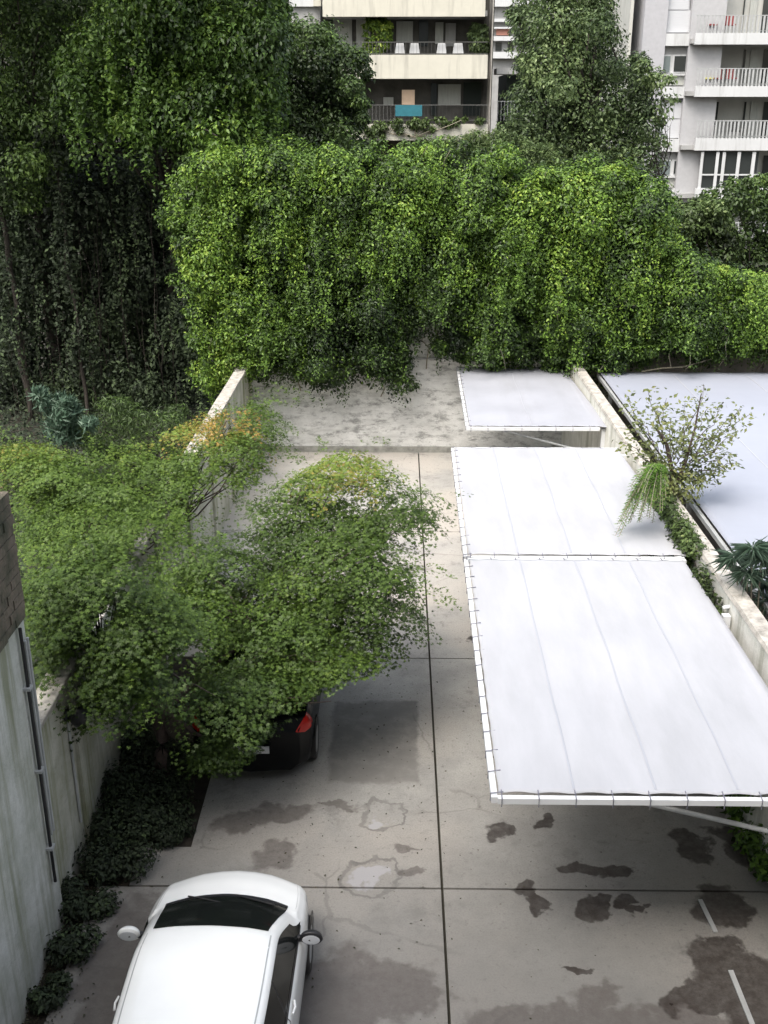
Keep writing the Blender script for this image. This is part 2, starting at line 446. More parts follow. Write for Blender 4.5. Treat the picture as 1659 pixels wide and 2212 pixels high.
XL = -3.88
t = empty('boundary_wall', (XL, 18, 0), 'long low garden wall with pale cap and green algae streaks, behind the maple', 'wall')
mb = MB(); mb.box((XL - .22, 9.6, -.1), (XL, 27.2, 2.48))
for yy in (10.75, 13.0, 15.4, 18, 20.6, 23.2): mb.box((XL + .002, yy, -.1), (XL + .05, yy + .22, 2.47))
mb.build('wall_face', M_wallL, t)
mb = MB()
for i in range(18):
    y0 = 9.62 + i * .977; mb.box((XL - .25 + rng.uniform(-.006, .006), y0, 2.483), (XL + .035 + rng.uniform(-.006, .006), y0 + .965, 2.545 + rng.uniform(-.006, .006)))
mb.build('wall_cap', M_cap, t, .012)

t = empty('plastered_wall', (XL, 7, 0), 'tall stained plaster wall with dark brick top at the left edge', 'wall')
MB().box((XL - .35, -.5, -.1), (XL + .06, 9.58, 3.92)).build('plaster_face', M_wallN, t)
mb = MB()
for k in range(13):
    z0 = 3.93 + k * .103
    for q in range(8):
        y1 = 9.56 - q * .27 - (.13 if k % 2 else 0); dx = rng.uniform(-.012, .012)
        mb.box((XL - .30, max(y1 - .258, 7.0), z0), (XL + .10 + dx, y1 + (.13 if (k % 2 and q == 0) else 0), z0 + .094 + (rng.uniform(-.03, .04) if k == 12 else 0)))
mb.box((XL - .28, -.5, 3.925), (XL + .075, 9.5, 5.24))
mb.build('brick_top', M_brick, t)

t = empty('rear_wall', (0, 27.3, 0), 'rough grey plaster back wall under the hanging ivy', 'wall')
MB().box((XL - .22, 27.22, -.1), (4.75, 27.55, 5.6)).build('wall_face', M_wallB, t)
mb = MB(); mb.box((XL + .01, 27.17, -.04), (4.4, 27.217, .16)); mb.build('skirting', mat('damp_plaster', (.36, .36, .33), .9, noise=.5, scale=5), t)
MB().box((XL + .01, 27.19, 2.56), (4.4, 27.217, 2.60)).build('ledge', M_grey, t)
t = empty('concrete_fence', (8, 27.3, 0), 'brownish concrete panel wall behind the neighbour awning at the right', 'wall')
mb = MB()
for i in range(6): mb.box((4.78 + i * 1.6, 27.26, -.1), (4.78 + i * 1.6 + 1.58, 27.5, 3.9))
mb.build('wall_face', mat('brown_concrete', (.27, .24, .21), .9, noise=.45, scale=2, bump=.3, stretch=(3, 3, .5)), t)

t = empty('boundary_wall', (4.5, 17, 0), 'white flaking plaster wall on the right side of the canopies', 'wall')
mb = MB()
def xr(y): return 4.52 - (y - 8) * .006
for i in range(19):
    y0 = 8 + i - 3; y1 = y0 + 1.0
    y1 = min(y1, 27.2)
    mb.hexa([(xr(y0), y0, -.1), (xr(y0) + .22, y0, -.1), (xr(y1) + .22, y1, -.1), (xr(y1), y1, -.1)], [(xr(y0), y0, 2.6), (xr(y0) + .22, y0, 2.6), (xr(y1) + .22, y1, 2.6), (xr(y1), y1, 2.6)])
mb.hexa([(xr(24), 24, -.1), (xr(24) + .22, 24, -.1), (xr(27.2) + .22, 27.2, -.1), (xr(27.2), 27.2, -.1)], [(xr(24), 24, 2.6), (xr(24) + .22, 24, 2.6), (xr(27.2) + .22, 27.2, 2.6), (xr(27.2), 27.2, 2.6)])
mb.build('wall_face', M_wallR, t)
mb = MB(); mb.hexa([(xr(5) - .02, 5, 2.602), (xr(5) + .24, 5, 2.602), (xr(27) + .24, 27.1, 2.602), (xr(27) - .02, 27.1, 2.602)], [(xr(5) + .0, 5, 2.66), (xr(5) + .22, 5, 2.66), (xr(27) + .22, 27.1, 2.66), (xr(27) + .0, 27.1, 2.66)])
mb.build('wall_cap', M_cap, t)

# fixtures on the left wall
XF = XL + .06
t = empty('drainpipe', (XF, 9.45, .7), 'dark thin drainpipe running down the tall stained wall at left', 'pipe')
MB().tube([(XF + .04, 9.36, 3.9), (XF + .04, 9.36, .75)], .019).build('pipe', M_black, t)
for z in (1.2, 2.2, 3.2): MB().box((XF, 9.31, z), (XF + .075, 9.41, z + .03)).build('pipe_clip', M_grey, t)
t = empty('conduit_pipe', (XF, 9.52, 1.6), 'pale double conduit beside the dark drainpipe on the left wall', 'pipe')
for yy in (9.47, 9.54): MB().tube([(XF + .03, yy, 3.7), (XF + .03, yy, 1.3)], .016).build('conduit', M_grey, t)
lp = atx(155, 1545, XL + .08)
t = empty('wall_lamp', tuple(lp), 'round black wall lamp mounted below the pale cap of the left wall', 'lamp')
MB().lathe([(0, 0), (.07, 0), (.08, .03), (0.05, .05)], (XL + .003, lp[1], lp[2]), axis='x').build('mounting_plate', M_black, t)
mb = MB(); mb.lathe([(0.0, -.13), (.07, -.12), (.11, -.05), (.115, .02), (.09, .09), (0, .12)], (XL + .16, lp[1], lp[2])); mb.build('lamp_body', M_black, t)
MB().tube([(XL + .05, lp[1], lp[2]), (XL + .1, lp[1], lp[2])], .03).build('lamp_arm', M_black, t)
t = empty('conduit_pipe', (XL, lp[1], 0), 'thin pale conduit going down from the round black wall lamp', 'pipe')
MB().tube([(XL + .02, lp[1] + .01, lp[2] - .1), (XL + .02, lp[1] + .03, .6)], .018).build('conduit', M_grey, t)

t = empty('apartment_building', (0, -4, 0), 'plain rendered apartment block added unseen behind the camera to shade the near yard', 'building')
MB().box((-16, -12, -.1), (16, -1.2, 19)).build('wall', mat('block_render', (.45, .43, .40), .9, noise=.2, scale=.6), t)  # unseen block, added and sized to shade the near ground
mb_ = None
for zz in (1.2, 4.2, 7.4, 10.6, 13.8):
    for xx in (-13, -9, -5, 3, 7, 11): MB().box((xx, -1.2, zz), (xx + 1.6, -1.14, zz + 1.5)).build('window', M_black, t)

# ================================================================== CANOPIES
M_fab = mat('canopy_fabric', (.44, .445, .47), .6, noise=.13, scale=1.6, bump=.2, bscale=2.2, spec=.3, stretch=(1.4, .35, 1))
M_fab2 = mat('canopy_fabric_worn', (.38, .39, .43), .6, noise=.10, scale=.8, bump=.12, bscale=3, spec=.3)
M_seam = mat('fabric_seam', (.37, .38, .42), .6)
M_lace = mat('lacing_cord', (.18, .18, .22), .8)
def canopy(label, x0f, x1f, y0, y1, z, fabric, group, drop=.28, arms=(), seams=2):
    """x0f, x1f give left and right x at a given y"""
    t = empty('carport_canopy', ((x0f(y0) + x1f(y0)) / 2, (y0 + y1) / 2, 0), label, 'canopy', group)
    ny, nx = 90, 60
    G = np.zeros((ny, nx + 12, 3)); L = y1 - y0
    for i in range(ny):
        v = i / (ny - 1); y = y0 + .034 + (L - .068) * v
        xa, xb = x0f(y) + .036, x1f(y)
        for j in range(nx + 12):
            if j < nx:
                u = j / (nx - 1); x = xa + (xb - xa) * u
                zz = z + .02 + .035 * math.sin(u * math.pi) * math.sin(v * math.pi * 3) ** 2 + .02 * math.sin(u * 9 + v * 5) * math.sin(v * 3.14)
                zz += .006 * math.sin(u * seams * math.pi * 2 + .6) ** 8
            else:
                a = (j - nx + 1) / 12; fl_ = .08 + .92 * (1 - v) ** .8; x = xb + .30 * fl_ * math.sin(a * 1.35); zz = z + .02 - drop * fl_ * (1 - math.cos(a * 1.5))
            yy = y
            # scalloped hem between the ties
            ue = (x - xa) / .36
            edge = max(0, 1 - (v * L) / .22); yy += edge * .028 * abs(math.sin(ue * math.pi))
            edge = max(0, 1 - ((1 - v) * L) / .22); yy -= edge * .028 * abs(math.sin(ue * math.pi))
            ve = (y - y0) / .36; edge = max(0, 1 - (x - xa) / .2) if j < nx else 0
            x += edge * .010 * abs(math.sin(ve * math.pi))
            G[i, j] = (x, yy, zz)
    mb = MB(); mb.grid(G)
    o = mb.build('fabric_cover', fabric, t); sol = o.modifiers.new('thick', 'SOLIDIFY'); sol.thickness = .004
    for xf in (x0f, x1f): MB().hexa([(xf(y0) - .03, y0, z - .07), (xf(y0) + .03, y0, z - .07), (xf(y1) + .03, y1, z - .07), (xf(y1) - .03, y1, z - .07)], [(xf(y0) - .03, y0, z), (xf(y0) + .03, y0, z), (xf(y1) + .03, y1, z), (xf(y1) - .03, y1, z)]).build('side_beam', M_white, t)
    for u in ((.25, .5, .75) if y0 < 20 else (.5,)):
        j = int(u * (nx - 1)); Q = G[1:-1, j]; mb = MB(); mb.grid(np.stack([Q + np.array([-.012, 0, .004]), Q + np.array([0, 0, .009]), Q + np.array([.012, 0, .004])], 1)); mb.build('seam', M_seam, t)
    for yy in (y0, y1):
        MB().box((x0f(yy) + .032, yy - .03, z - .06), (x1f(yy) + .06, yy + .03, z + .004)).build('end_beam', M_white, t)
    nl = int((x1f(y0) - x0f(y0)) / .36); proto = {}
    def tie(kind, a):
        pts = [(0, -.036, -.085), (0, -.036, .012), (0, .08, .03)] if kind == 'n' else ([(0, .036, -.085), (0, .036, .012), (0, -.08, .03)] if kind == 'f' else [(-.036, 0, -.075), (-.036, 0, .01), (.09, 0, .03)])
        o = MB().tube(pts, .006, 5).build('tie_cord', M_lace); o.parent = t
        o.location = np.array(a) - np.array(t.location); proto[kind] = o
    def put(kind, a):
        if kind not in proto: tie(kind, a)
        else:
            o = proto[kind].copy(); COL.objects.link(o); o.parent = t; o.location = np.array(a) - np.array(t.location)
    for i in range(nl + 1):
        x = x0f(y0) + .07 + i * .36
        put('n', (x, y0, z)); put('f', (x, y1, z))
    for i in range(int(L / .36) + 1):
        y = y0 + .05 + i * .36; put('s', (x0f(y), y, z))
    for ya in arms:
        xb = x1f(ya)
        a = MB(); a.tube([(2.3, ya, z - .14), (4.46, ya, z - .70)], .026, 10); a.build('support_arm', M_grey, t)
        MB().tube([(xb + .2, ya + .15, z - .05), (4.54, ya + .15, z - .02)], .028, 8).build('bracket', M_white, t)
        MB().box((4.36, ya - .05, 0), (4.46, ya + .05, z - .08)).build('post', M_white, t)
    return t
xl = lambda y: .96 + (y - 8.57) * .0105
xrr = lambda y: 4.16 + (y - 8.57) * .010
canopy('large white fabric car canopy nearest the camera, front edge laced in scallops', xl, xrr, 8.57, 14.33, 2.5, M_fab, 'white fabric canopies along the right wall', arms=(8.75, 12.7))
canopy('middle white fabric car canopy between the near and the far canopies', xl, xrr, 14.42, 19.76, 2.5, M_fab, 'white fabric canopies along the right wall', drop=.15, arms=(19.6,))
canopy('small white fabric canopy farthest away, right under the ivy-covered back wall', lambda y: 1.48 + (y - 21.5) * .012, lambda y: 4.22, 21.5, 27.0, 2.4, M_fab2, 'white fabric canopies along the right wall', drop=.05, arms=(21.7,))
tag(MB().box((4.74, 3, -.058), (13, 27.2, -.02)).build('neighbour_paving', mat('neighbour_concrete', (.30, .27, .24), .9, noise=.4, scale=1.5, bump=.3)), kind='structure')
# neighbour awning
t = empty('fabric_awning', (8.5, 19, 0), 'broad pale fabric awning in the yard beyond the right wall', 'awning')
G = np.zeros((60, 50, 3))
for i in range(60):
    for j in range(50):
        y = 10.5 + 15.8 * i / 59; x = 5.12 + 7.4 * j / 49
        G[i, j] = (x, y, 2.45 + .015 * math.sin(i * .32) * math.sin(j * .13) + .006 * math.sin(j * .8 + i * .1))
o = MB().grid(G).build('fabric_cover', mat('awning_fabric', (.33, .35, .41), .6, noise=.08, scale=.5, spec=.3), t); sol = o.modifiers.new('thick', 'SOLIDIFY'); sol.thickness = .004
for j in (12, 24, 36):
    Q = G[1:-1, j]; MB().grid(np.stack([Q + np.array([-.015, 0, .004]), Q + np.array([0, 0, .010]), Q + np.array([.015, 0, .004])], 1)).build('seam', M_seam, t)
mb = MB()
for x in (5.09, 12.5): mb.box((x - .03, 10.5, 2.32), (x + .03, 26.3, 2.40))
for y in (10.5, 26.3): mb.box((5.12, y - .03, 2.31), (12.5, y + .03, 2.39))
mb.build('frame', M_grey, t)
for x in (5.4, 12.4):
    for y in (10.7, 18.3, 26.1): MB().box((x - .04, y - .04, 0), (x + .04, y + .04, 2.31)).build('post', M_grey, t)

# ================================================================== CARS
def cat(xs, ys):
    xs = np.array(xs, float); ys = np.array(ys, float); m = np.gradient(ys, xs)
    def f(x):
        x = min(max(x, xs[0]), xs[-1]); i = min(np.searchsorted(xs, x, side='right') - 1, len(xs) - 2)
        h = xs[i + 1] - xs[i]; t = (x - xs[i]) / h
        return (2 * t**3 - 3 * t**2 + 1) * ys[i] + (t**3 - 2 * t**2 + t) * h * m[i] + (-2 * t**3 + 3 * t**2) * ys[i + 1] + (t**3 - t**2) * h * m[i + 1]
    return f
def make_car(loc, rz, label, paint, hatch=True):
    t = empty('parked_car', loc, label, 'car', None, rz)
    if hatch:
        st = [-1.95, -1.90, -1.78, -1.5, -1.2, -.6, 0, .22, .66, 1.15, 1.32, 1.6, 1.83, 1.95]
        W = [.66, .76, .82, .84, .85, .85, .85, .85, .85, .845, .84, .82, .77, .70]
        ZS = [.75, .85, .9, .92, .92, .92, .9, .9, .88, .88, .86, .80, .70, .56]
        ZB = [.8, .93, 1.0, 1.0, .98, .96, .95, .95, .94, .94, .91, .84, .73, .58]
        ZR = [.82, 1.02, 1.24, 1.38, 1.44, 1.47, 1.47, 1.43, 1.24, 1.00, .955, .88, .76, .6]
        WR = [.58, .58, .58, .58, .58, .595, .595, .59, .63, .68, .68, .66, .60, .52]
        wz = (.27, 1.13); rz_ = (-1.84, -1.36); side = (-1.35, .98)
    else:
        st = [-2.1, -2.05, -1.9, -1.6, -1.15, -.75, 0, .3, .7, 1.12, 1.35, 1.7, 1.98, 2.1]
        W = [.68, .78, .83, .85, .86, .86, .86, .86, .855, .84, .82, .78, .68, .5]
        ZS = [.75, .84, .88, .9, .91, .91, .9, .9, .88, .86, .84, .76, .66, .52]
        ZB = [.8, .92, .97, .98, .97, .96, .95, .95, .93, .92, .88, .80, .69, .55]
        ZR = [.82, .95, 1.02, 1.05, 1.30, 1.42, 1.45, 1.41, 1.22, .98, .93, .84, .72, .57]
        WR = [.6, .66, .70, .68, .60, .58, .585, .58, .63, .69, .66, .6, .5, .35]
        wz = (.36, 1.08); rz_ = (-1.52, -.86); side = (-1.2, 1.0)
    fw, fs, fb, fr, fx = (cat(st, q) for q in (W, ZS, ZB, ZR, WR))
    def sect(y):
        w_, zs, zb, zr, wr = fw(y), fs(y), fb(y), fr(y), fx(y)
        return [(0, .2), (.8 * w_, .2), (.96 * w_, .28), (w_, min(.5, zs * .72)), (.99 * w_, min(.72, zs * .9)), (.965 * w_, zs), (.93 * w_ if zr - zb > .08 else .9 * w_, zb),
                (wr + .06, zr - (.07 if zr - zb > .08 else .03)), (wr, zr - .028), (wr * .6, zr - .006), (0, zr)]
    def S(y, s, sgn, off=0):
        q = sect(y); i = min(int(s), len(q) - 2); f = s - i
        x = q[i][0] * (1 - f) + q[i + 1][0] * f; z = q[i][1] * (1 - f) + q[i + 1][1] * f
        dx, dz = q[i + 1][0] - q[i][0], q[i + 1][1] - q[i][1]; d = math.hypot(dx, dz) + 1e-9
        x += off * dz / d; z += -off * dx / d if dx < 0 else off * abs(dx) / d
        k = .24 * max(0, min(1, (y + .2) / 1.6)) if y > 0 else -.12 * max(0, min(1, (-y - .8) / 1.0))
        return (sgn * x, y - k * x * x * 1.6, z)
    def Sm(y, s, sgn, off=0):
        p = np.array(S(y, s, sgn, off)); return p
    ys = list(np.linspace(st[0], st[-1], 70))
    base = np.array([t.location.x, t.location.y, 0]); cr, sr = math.cos(rz), math.sin(rz)
    def wd(pt): return (base[0] + pt[0] * cr - pt[1] * sr, base[1] + pt[0] * sr + pt[1] * cr, pt[2])
    ss = [0, 1, 2, 2.5, 3, 3.5, 4, 4.5, 5, 5.5, 6, 6.5, 7, 7.5, 8, 8.5, 9, 9.5, 10]
    row = [(s, -1) for s in ss] + [(s, 1) for s in reversed(ss[:-1])]
    G = np.array([[wd(Sm(y, s, g_)) for (s, g_) in row] for y in ys])
    mb = MB(); mb.grid(G)
    mb.add([tuple(q) for q in G[0]], [tuple(range(len(row)))], True); mb.add([tuple(q) for q in G[-1]], [tuple(reversed(range(len(row))))], True)
    mb.build('body', paint, t)
    M_glass = bpy.data.materials.get('car_glass') or mat('car_glass', (.010, .012, .011), .12, spec=.14)
    M_red = bpy.data.materials.get('tail_lens') or mat('tail_lens', (.55, .015, .01), .2)
    M_head = bpy.data.materials.get('head_lens') or mat('head_lens', (.6, .62, .65), .1, spec=.8)
    def patch(name, m, yv, sv, sgns=(1,), off=.006):
        """yv(a,b)->y, sv: list of (s,sgn) across"""
        mb = MB(); G = np.array([[wd(Sm(yv(i / 11, (j / (len(sv) - 1))), s, g_, off)) for j, (s, g_) in enumerate(sv)] for i in range(12)])
        mb.grid(G); return mb.build(name, m, t)
    def line(name, pts, r, m): MB().tube([wd(q_) for q_ in pts], r, 6).build(name, m, t)
    full = [(8.15, -1), (8.6, -1), (9, -1), (9.4, -1), (9.8, -1), (10, 1), (9.8, 1), (9.4, 1), (9, 1), (8.6, 1), (8.15, 1)]
    patch('windscreen', M_glass, lambda a, b: wz[0] + (wz[1] - wz[0]) * a, full, off=.006)
    patch('cowl', M_black, lambda a, b: wz[1] - .005 + .06 * a, full, off=.011)
    patch('rear_window', M_glass, lambda a, b: rz_[0] + (rz_[1] - rz_[0]) * a, full)
    for sx_ in (-.42, .10):
        line('wiper', [Sm(wz[1] + .01, 10, 1, .02) + np.array([sx_, -.30 * .24 * abs(sx_), 0]), Sm(wz[1] - .10, 10, 1, .02) + np.array([sx_ + .25, -.02, .0]), Sm(wz[1] - .13, 10, 1, .02) + np.array([sx_ + .42, -.06, .0])], .009, M_black)
    line('aerial', [Sm(-1.2, 10, 1, .005), Sm(-1.2, 10, 1, .005) + np.array([0, -.12, .22])], .006, M_black)
    for g_ in (-1, 1):
        patch('bonnet_seam', M_grey, lambda a, b: wz[1] + .07 + .62 * a, [(7.25, g_), (7.33, g_)], off=.002)
        sv = [(6.03, g_), (6.3, g_), (6.5, g_), (6.7, g_), (6.97, g_)]
        for (a0, a1) in ((side[0] + .1, -.40), (-.36, side[1] + .06)):
            def yv(a, b, a0=a0, a1=a1):
                top = a1 - .30 * b if a1 > .5 else a1; bot = a0 + .22 * b if a0 < -1 else a0
                return bot + (top - bot) * a
            patch('side_window', M_glass, yv, sv)
        patch('door_pillar', M_black, lambda a, b: -.402 + .044 * a, sv, off=.004)
        patch('roof_seam', M_grey, lambda a, b: -1.3 + 1.5 * a, [(7.9, g_), (8.02, g_)], off=.003)
        patch('window_trim', M_black, lambda a, b: side[0] + (side[1] - side[0]) * a, [(5.92, g_), (6.09, g_)], off=.009)
        patch('door_seam', M_black, lambda a, b: -.385 + .012 * a, [(3, g_), (4, g_), (5, g_), (6, g_)], off=.003)
        patch('headlight', M_head, lambda a, b: st[-1] - .36 + .2 * a, [(4.3, g_), (4.6, g_), (4.9, g_)], off=.004)
        patch('tail_light', M_red, lambda a, b: st[0] + .03 + .2 * a - .05 * b, [(4.4, g_), (4.8, g_), (5.2, g_), (5.7, g_), (6.3, g_)], off=.012)
        # door handle
        h = Sm(-.22, 5.1, g_, .02); mb = MB(); mb.tube([wd(h + np.array([0, -.08, 0])), wd(h + np.array([g_ * .015, 0, 0.])), wd(h + np.array([0, .08, 0]))], .012, 8); mb.build('door_handle', paint, t)
        # mirror: arm, black rimmed shell, glass facing back
        c = Sm(.80, 6, g_, 0) + np.array([g_ * .135, -.05, .03])
        a = MB(); a.tube([wd(Sm(.78, 6, g_)), wd(c)], .035, 8); ma = a.build('mirror_arm', M_black, t)
        def ell(sx, sy, sz, cc):
            vs = []; mb_ = MB(); NU, NV = 18, 10; GG = np.zeros((NV + 1, NU + 1, 3))
            for i in range(NV + 1):
                for j in range(NU + 1):
                    f_, h_ = math.pi * i / NV - math.pi / 2, 2 * math.pi * j / NU
                    GG[i, j] = wd(cc + np.array([sx * math.cos(f_) * math.cos(h_), sy * math.cos(f_) * math.sin(h_) if math.sin(h_) > 0 else sy * .25 * math.cos(f_) * math.sin(h_), sz * math.sin(f_)]))
            mb_.grid(GG); return mb_
        mm = ell(.118, .09, .08, c).build('mirror_shell', M_black if g_ > 0 else paint, t)
        ell(.09, .012, .058, c + np.array([0, -.026, 0])).build('mirror_glass', M_head, t)
        for wy in (st[0] + .68, st[-1] - .72):
            cx = g_ * (fw(wy) - .10)
            tw = empty_part('wheel', wd((cx, wy, .3)), t)
            mb = MB(); mb.lathe([(.2, -.09), (.28, -.095), (.30, -.06), (.30, .06), (.28, .095), (.2, .09)], wd((cx + g_ * .015, wy, .3)), 28, 'x'); child(mb, 'tyre', M_black, tw, t)
            mb = MB(); mb.lathe([(0, .07 * g_), (.06, .085 * g_), (.15, .07 * g_), (.19, .09 * g_), (.205, .085 * g_)], wd((cx + g_ * .015, wy, .3)), 24, 'x'); child(mb, 'rim', M_grey, tw, t)
            mb = MB(); A = []
            for q in range(19):
                a_ = math.pi * q / 18
                A.append([wd((g_ * (fw(wy) + .004), wy + .345 * math.cos(a_), .3 + .345 * math.sin(a_))), wd((g_ * (fw(wy) + .004), wy + .30 * math.cos(a_), .3 + .30 * math.sin(a_)))])
            mb.grid(np.array(A)); mb.build('wheel_arch', M_black, t)
    mb = MB(); yb = st[0] - .012; mb.box(wd((-.26, yb, .5)), wd((.26, yb + .02, .61))); mb.build('number_plate', M_white, t)
    return t
def empty_part(name, loc, parent):
    o = bpy.data.objects.new(name, None); COL.objects.link(o); o.empty_display_size = .1
    o.parent = parent; o.matrix_parent_inverse = inv(parent); o.location = loc
    return o
def child(mb, name, m, part, thing):
    from mathutils import Matrix
    o = mb.build(name, m); o.parent = part
    o.matrix_parent_inverse = (inv(thing).inverted() @ part.matrix_parent_inverse @ Matrix.Translation(part.location)).inverted()
    return o
P_white = mat('white_paint', (.86, .87, .86), .22, noise=.04, scale=2, coat=.6)
P_black = mat('black_paint', (.005, .006, .007), .25, spec=.25)
make_car((-1.78, 7.72, 0), R(-.8), 'white hatchback car with black door mirror parked in the foreground', P_white, True)
make_car((-2.0, 14.33, 0), 0, 'glossy black car with red tail lights parked under the maple', P_black, False)

for (p0, p1, w_, lab) in (((1512, 1945), (1546, 2015), .05, 'short pale strip modelled as a reflection on the wet concrete beside the cross joint'), ((1578, 2098), (1625, 2215), .055, 'long pale strip modelled as a reflection in the big wet stain at the bottom right')):  # pale solid strips standing in for bright reflections in the wet
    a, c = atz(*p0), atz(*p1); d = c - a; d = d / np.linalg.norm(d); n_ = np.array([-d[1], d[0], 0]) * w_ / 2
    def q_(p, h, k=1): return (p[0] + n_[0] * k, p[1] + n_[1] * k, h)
    o = MB().hexa([q_(a, .004), q_(c, .004), q_(c, .004, -1), q_(a, .004, -1)], [q_(a, .018), q_(c, .018), q_(c, .018, -1), q_(a, .018, -1)]).build('reflection_strip', M_grey, None)
    tag(o, lab, 'reflection strip', 'reflection strips on the wet concrete')
# ================================================================== PLANTS AND TREES
def tree(name, label, cat_, trunk_base, crown, m, shape, trunks=None, group=None):
    t = empty(name, tuple(trunk_base), label, cat_, group)
    return t

def fld(x, y, k=1.0):
    return (math.sin(x * .031 * k + 1.7 * math.sin(y * .011 * k + 1)) + math.sin(x * .073 * k + y * .009 * k + 2) * .7 + math.sin(y * .027 * k - x * .018 * k) * .6) / 2.3
def crown_from(poly, n, Yf, rr, per, size, tintf, **kw):
    L = []; C = []
    for (x, y) in samp(poly, n):
        if 'skip' in kw and kw['skip'](x, y): continue
        Y = Yf(x, y); r = rng.uniform(*rr); tn = tintf(x, y) + rng.normal() * .11
        for _ in range(3):
            q = r * 1500 / Y
            if all(inpoly(poly, x + a_, y + b_) for a_, b_ in ((q, 0), (-q, 0), (0, q), (0, -q))): break
            r *= .78
        c = at(x, y, Y)
        L.append(clump(c, (r * rng.uniform(.9, 1.3), r * rng.uniform(.8, 1.1), r * kw.get('fl', .8)), int(per * rng.uniform(.7, 1.3)), size, tn, up=kw.get('up', .5), droop=kw.get('droop', .5), inner=kw.get('inner', .45)))
        C.append(c)
    return L, C

def grow_wood(t, base, C, m, r0, split_h, nb, name='trunk'):
    mb = MB(); base = np.array(base, float); cen = np.mean(C, axis=0)
    top = np.array([base[0] + (cen[0] - base[0]) * .5, base[1] + (cen[1] - base[1]) * .5, split_h])
    limb(mb, base, top, r0, r0 * .7, 6, .07)
    idx = rng.permutation(len(C))[:nb]
    for i in idx: limb(mb, top - np.array([0, 0, rng.uniform(0, .5)]), C[i], r0 * .35, r0 * .07, 7, .35, .1)
    mb.build(name, m, t)

# ---- the ivy mass on the rear wall: four plants
def ivy(name, label, poly, n, nstr, m, tintf, sz, Yf, cat_='climbing plant', stem=True, rr=(.28, .55)):
    c0 = at(sum(p_[0] for p_ in poly) / len(poly), 800, 27.1); t = empty(name, (c0[0], 27.0, 0), label, cat_)
    L, C = crown_from(poly, int(n * 1.25), Yf, rr, 470, sz, tintf, up=.6, droop=.3, skip=lambda x, y: fld(x * 1.1 + 90, y * .55, 1.9) < -.5)
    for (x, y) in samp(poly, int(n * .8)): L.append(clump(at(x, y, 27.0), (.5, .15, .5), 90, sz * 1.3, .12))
    for (x, y) in samp(poly, nstr):
        Y = Yf(x, y) - rng.uniform(.15, .5); ln = rng.uniform(.3, 1.5)
        k = 0
        while k < 6 and not inpoly(poly, x, y + ln * 60): ln *= .7; k += 1
        tn = tintf(x, y) + rng.normal() * .12 + .12
        for _ in range(4): L.append(strand(at(x, y, Y) + rng.normal(size=3) * .12, ln, .03, sz * .9, tn))
    ex = [p_ for p_ in samp(poly, n * 6) if not inpoly(poly, p_[0], p_[1] + 45) and p_[1] > 640]
    for (x, y) in ex[:60]:
        for _ in range(2): L.append(strand(at(x, y, 26.6 + rng.normal() * .15), rng.uniform(.3, 1.1), .04, sz * .85, tintf(x, y) + rng.normal() * .1, wob=.05))
    # ragged outline: small sprigs straddling the edge
    for k in range(len(poly)):
        (xa, ya), (xb, yb) = poly[k], poly[(k + 1) % len(poly)]
        for q in range(max(1, int(math.hypot(xb - xa, yb - ya) / 16))):
            u = rng.random(); x = xa + (xb - xa) * u + rng.normal() * 13; y = ya + (yb - ya) * u + rng.normal() * 13
            if (xa + xb) / 2 > 1440 and (x > 1655 or y < 620): continue
            r = rng.uniform(.10, .30); L.append(clump(at(x, y, 26.6 + rng.normal() * .25), (r * 1.2, r, r), int(900 * r), sz, tintf(x, y) + rng.normal() * .12, up=.7, droop=.2))
    # loose shoots arching out of the surface
    for (x, y) in samp(poly, int(n * .5)):
        p0 = at(x, y, Yf(x, y) - .3); a = rng.uniform(-1, 1); n_ = 16; tt = np.linspace(0, 1, n_) * rng.uniform(.3, .8)
        P = p0 + np.stack([a * tt, -.3 * tt, .55 * tt - .9 * tt ** 2], 1) + rng.normal(size=(n_, 3)) * .02
        L.append((P, np.array([0, -.4, 1.]) + rng.normal(size=(n_, 3)) * .5, rng.normal(size=(n_, 3)), sz * .8 * rng.uniform(.6, 1.2, n_), tintf(x, y) + .25 + rng.normal(size=n_) * .1))
    leaves('foliage', L, m, t)
    if stem:
        mb = MB()
        for c in C[::9]: limb(mb, (c[0] + rng.normal() * .3, 27.15, max(.4, c[2] - 1.6)), c + np.array([0, -.35, .1]), .018, .008, 6, .18)
        mb.build('stem', M_stem, t)
    return t
def ywall(x, y):
    return 26.6 - .5 * math.sin(min(1, max(0, (820 - y) / 420)) * math.pi * .6) - .5 * fld(x, y * .6, 1.5) + rng.normal() * .2
L_ivy = leaf_mat('ivy_leaf', [(.016, .028, .012), (.045, .08, .022), (.085, .15, .03), (.14, .25, .035), (.23, .35, .05), (.32, .41, .08)])
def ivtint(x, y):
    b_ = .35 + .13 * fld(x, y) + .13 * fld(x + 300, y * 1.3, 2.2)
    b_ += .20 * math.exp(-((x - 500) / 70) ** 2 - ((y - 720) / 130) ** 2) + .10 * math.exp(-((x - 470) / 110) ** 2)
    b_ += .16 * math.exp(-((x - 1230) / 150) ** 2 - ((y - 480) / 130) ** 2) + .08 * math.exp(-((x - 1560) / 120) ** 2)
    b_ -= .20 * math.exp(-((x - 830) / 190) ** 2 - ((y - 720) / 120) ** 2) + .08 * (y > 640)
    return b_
PA = [(385, 370), (450, 325), (560, 325), (640, 330), (700, 420), (660, 560), (690, 700), (600, 790), (545, 800), (500, 835), (450, 835), (430, 720), (400, 600), (370, 470)]
ivy('climbing_ivy', 'bright green ivy curtain at the left end of the back wall', PA, 170, 120, L_ivy, ivtint, .09, ywall)
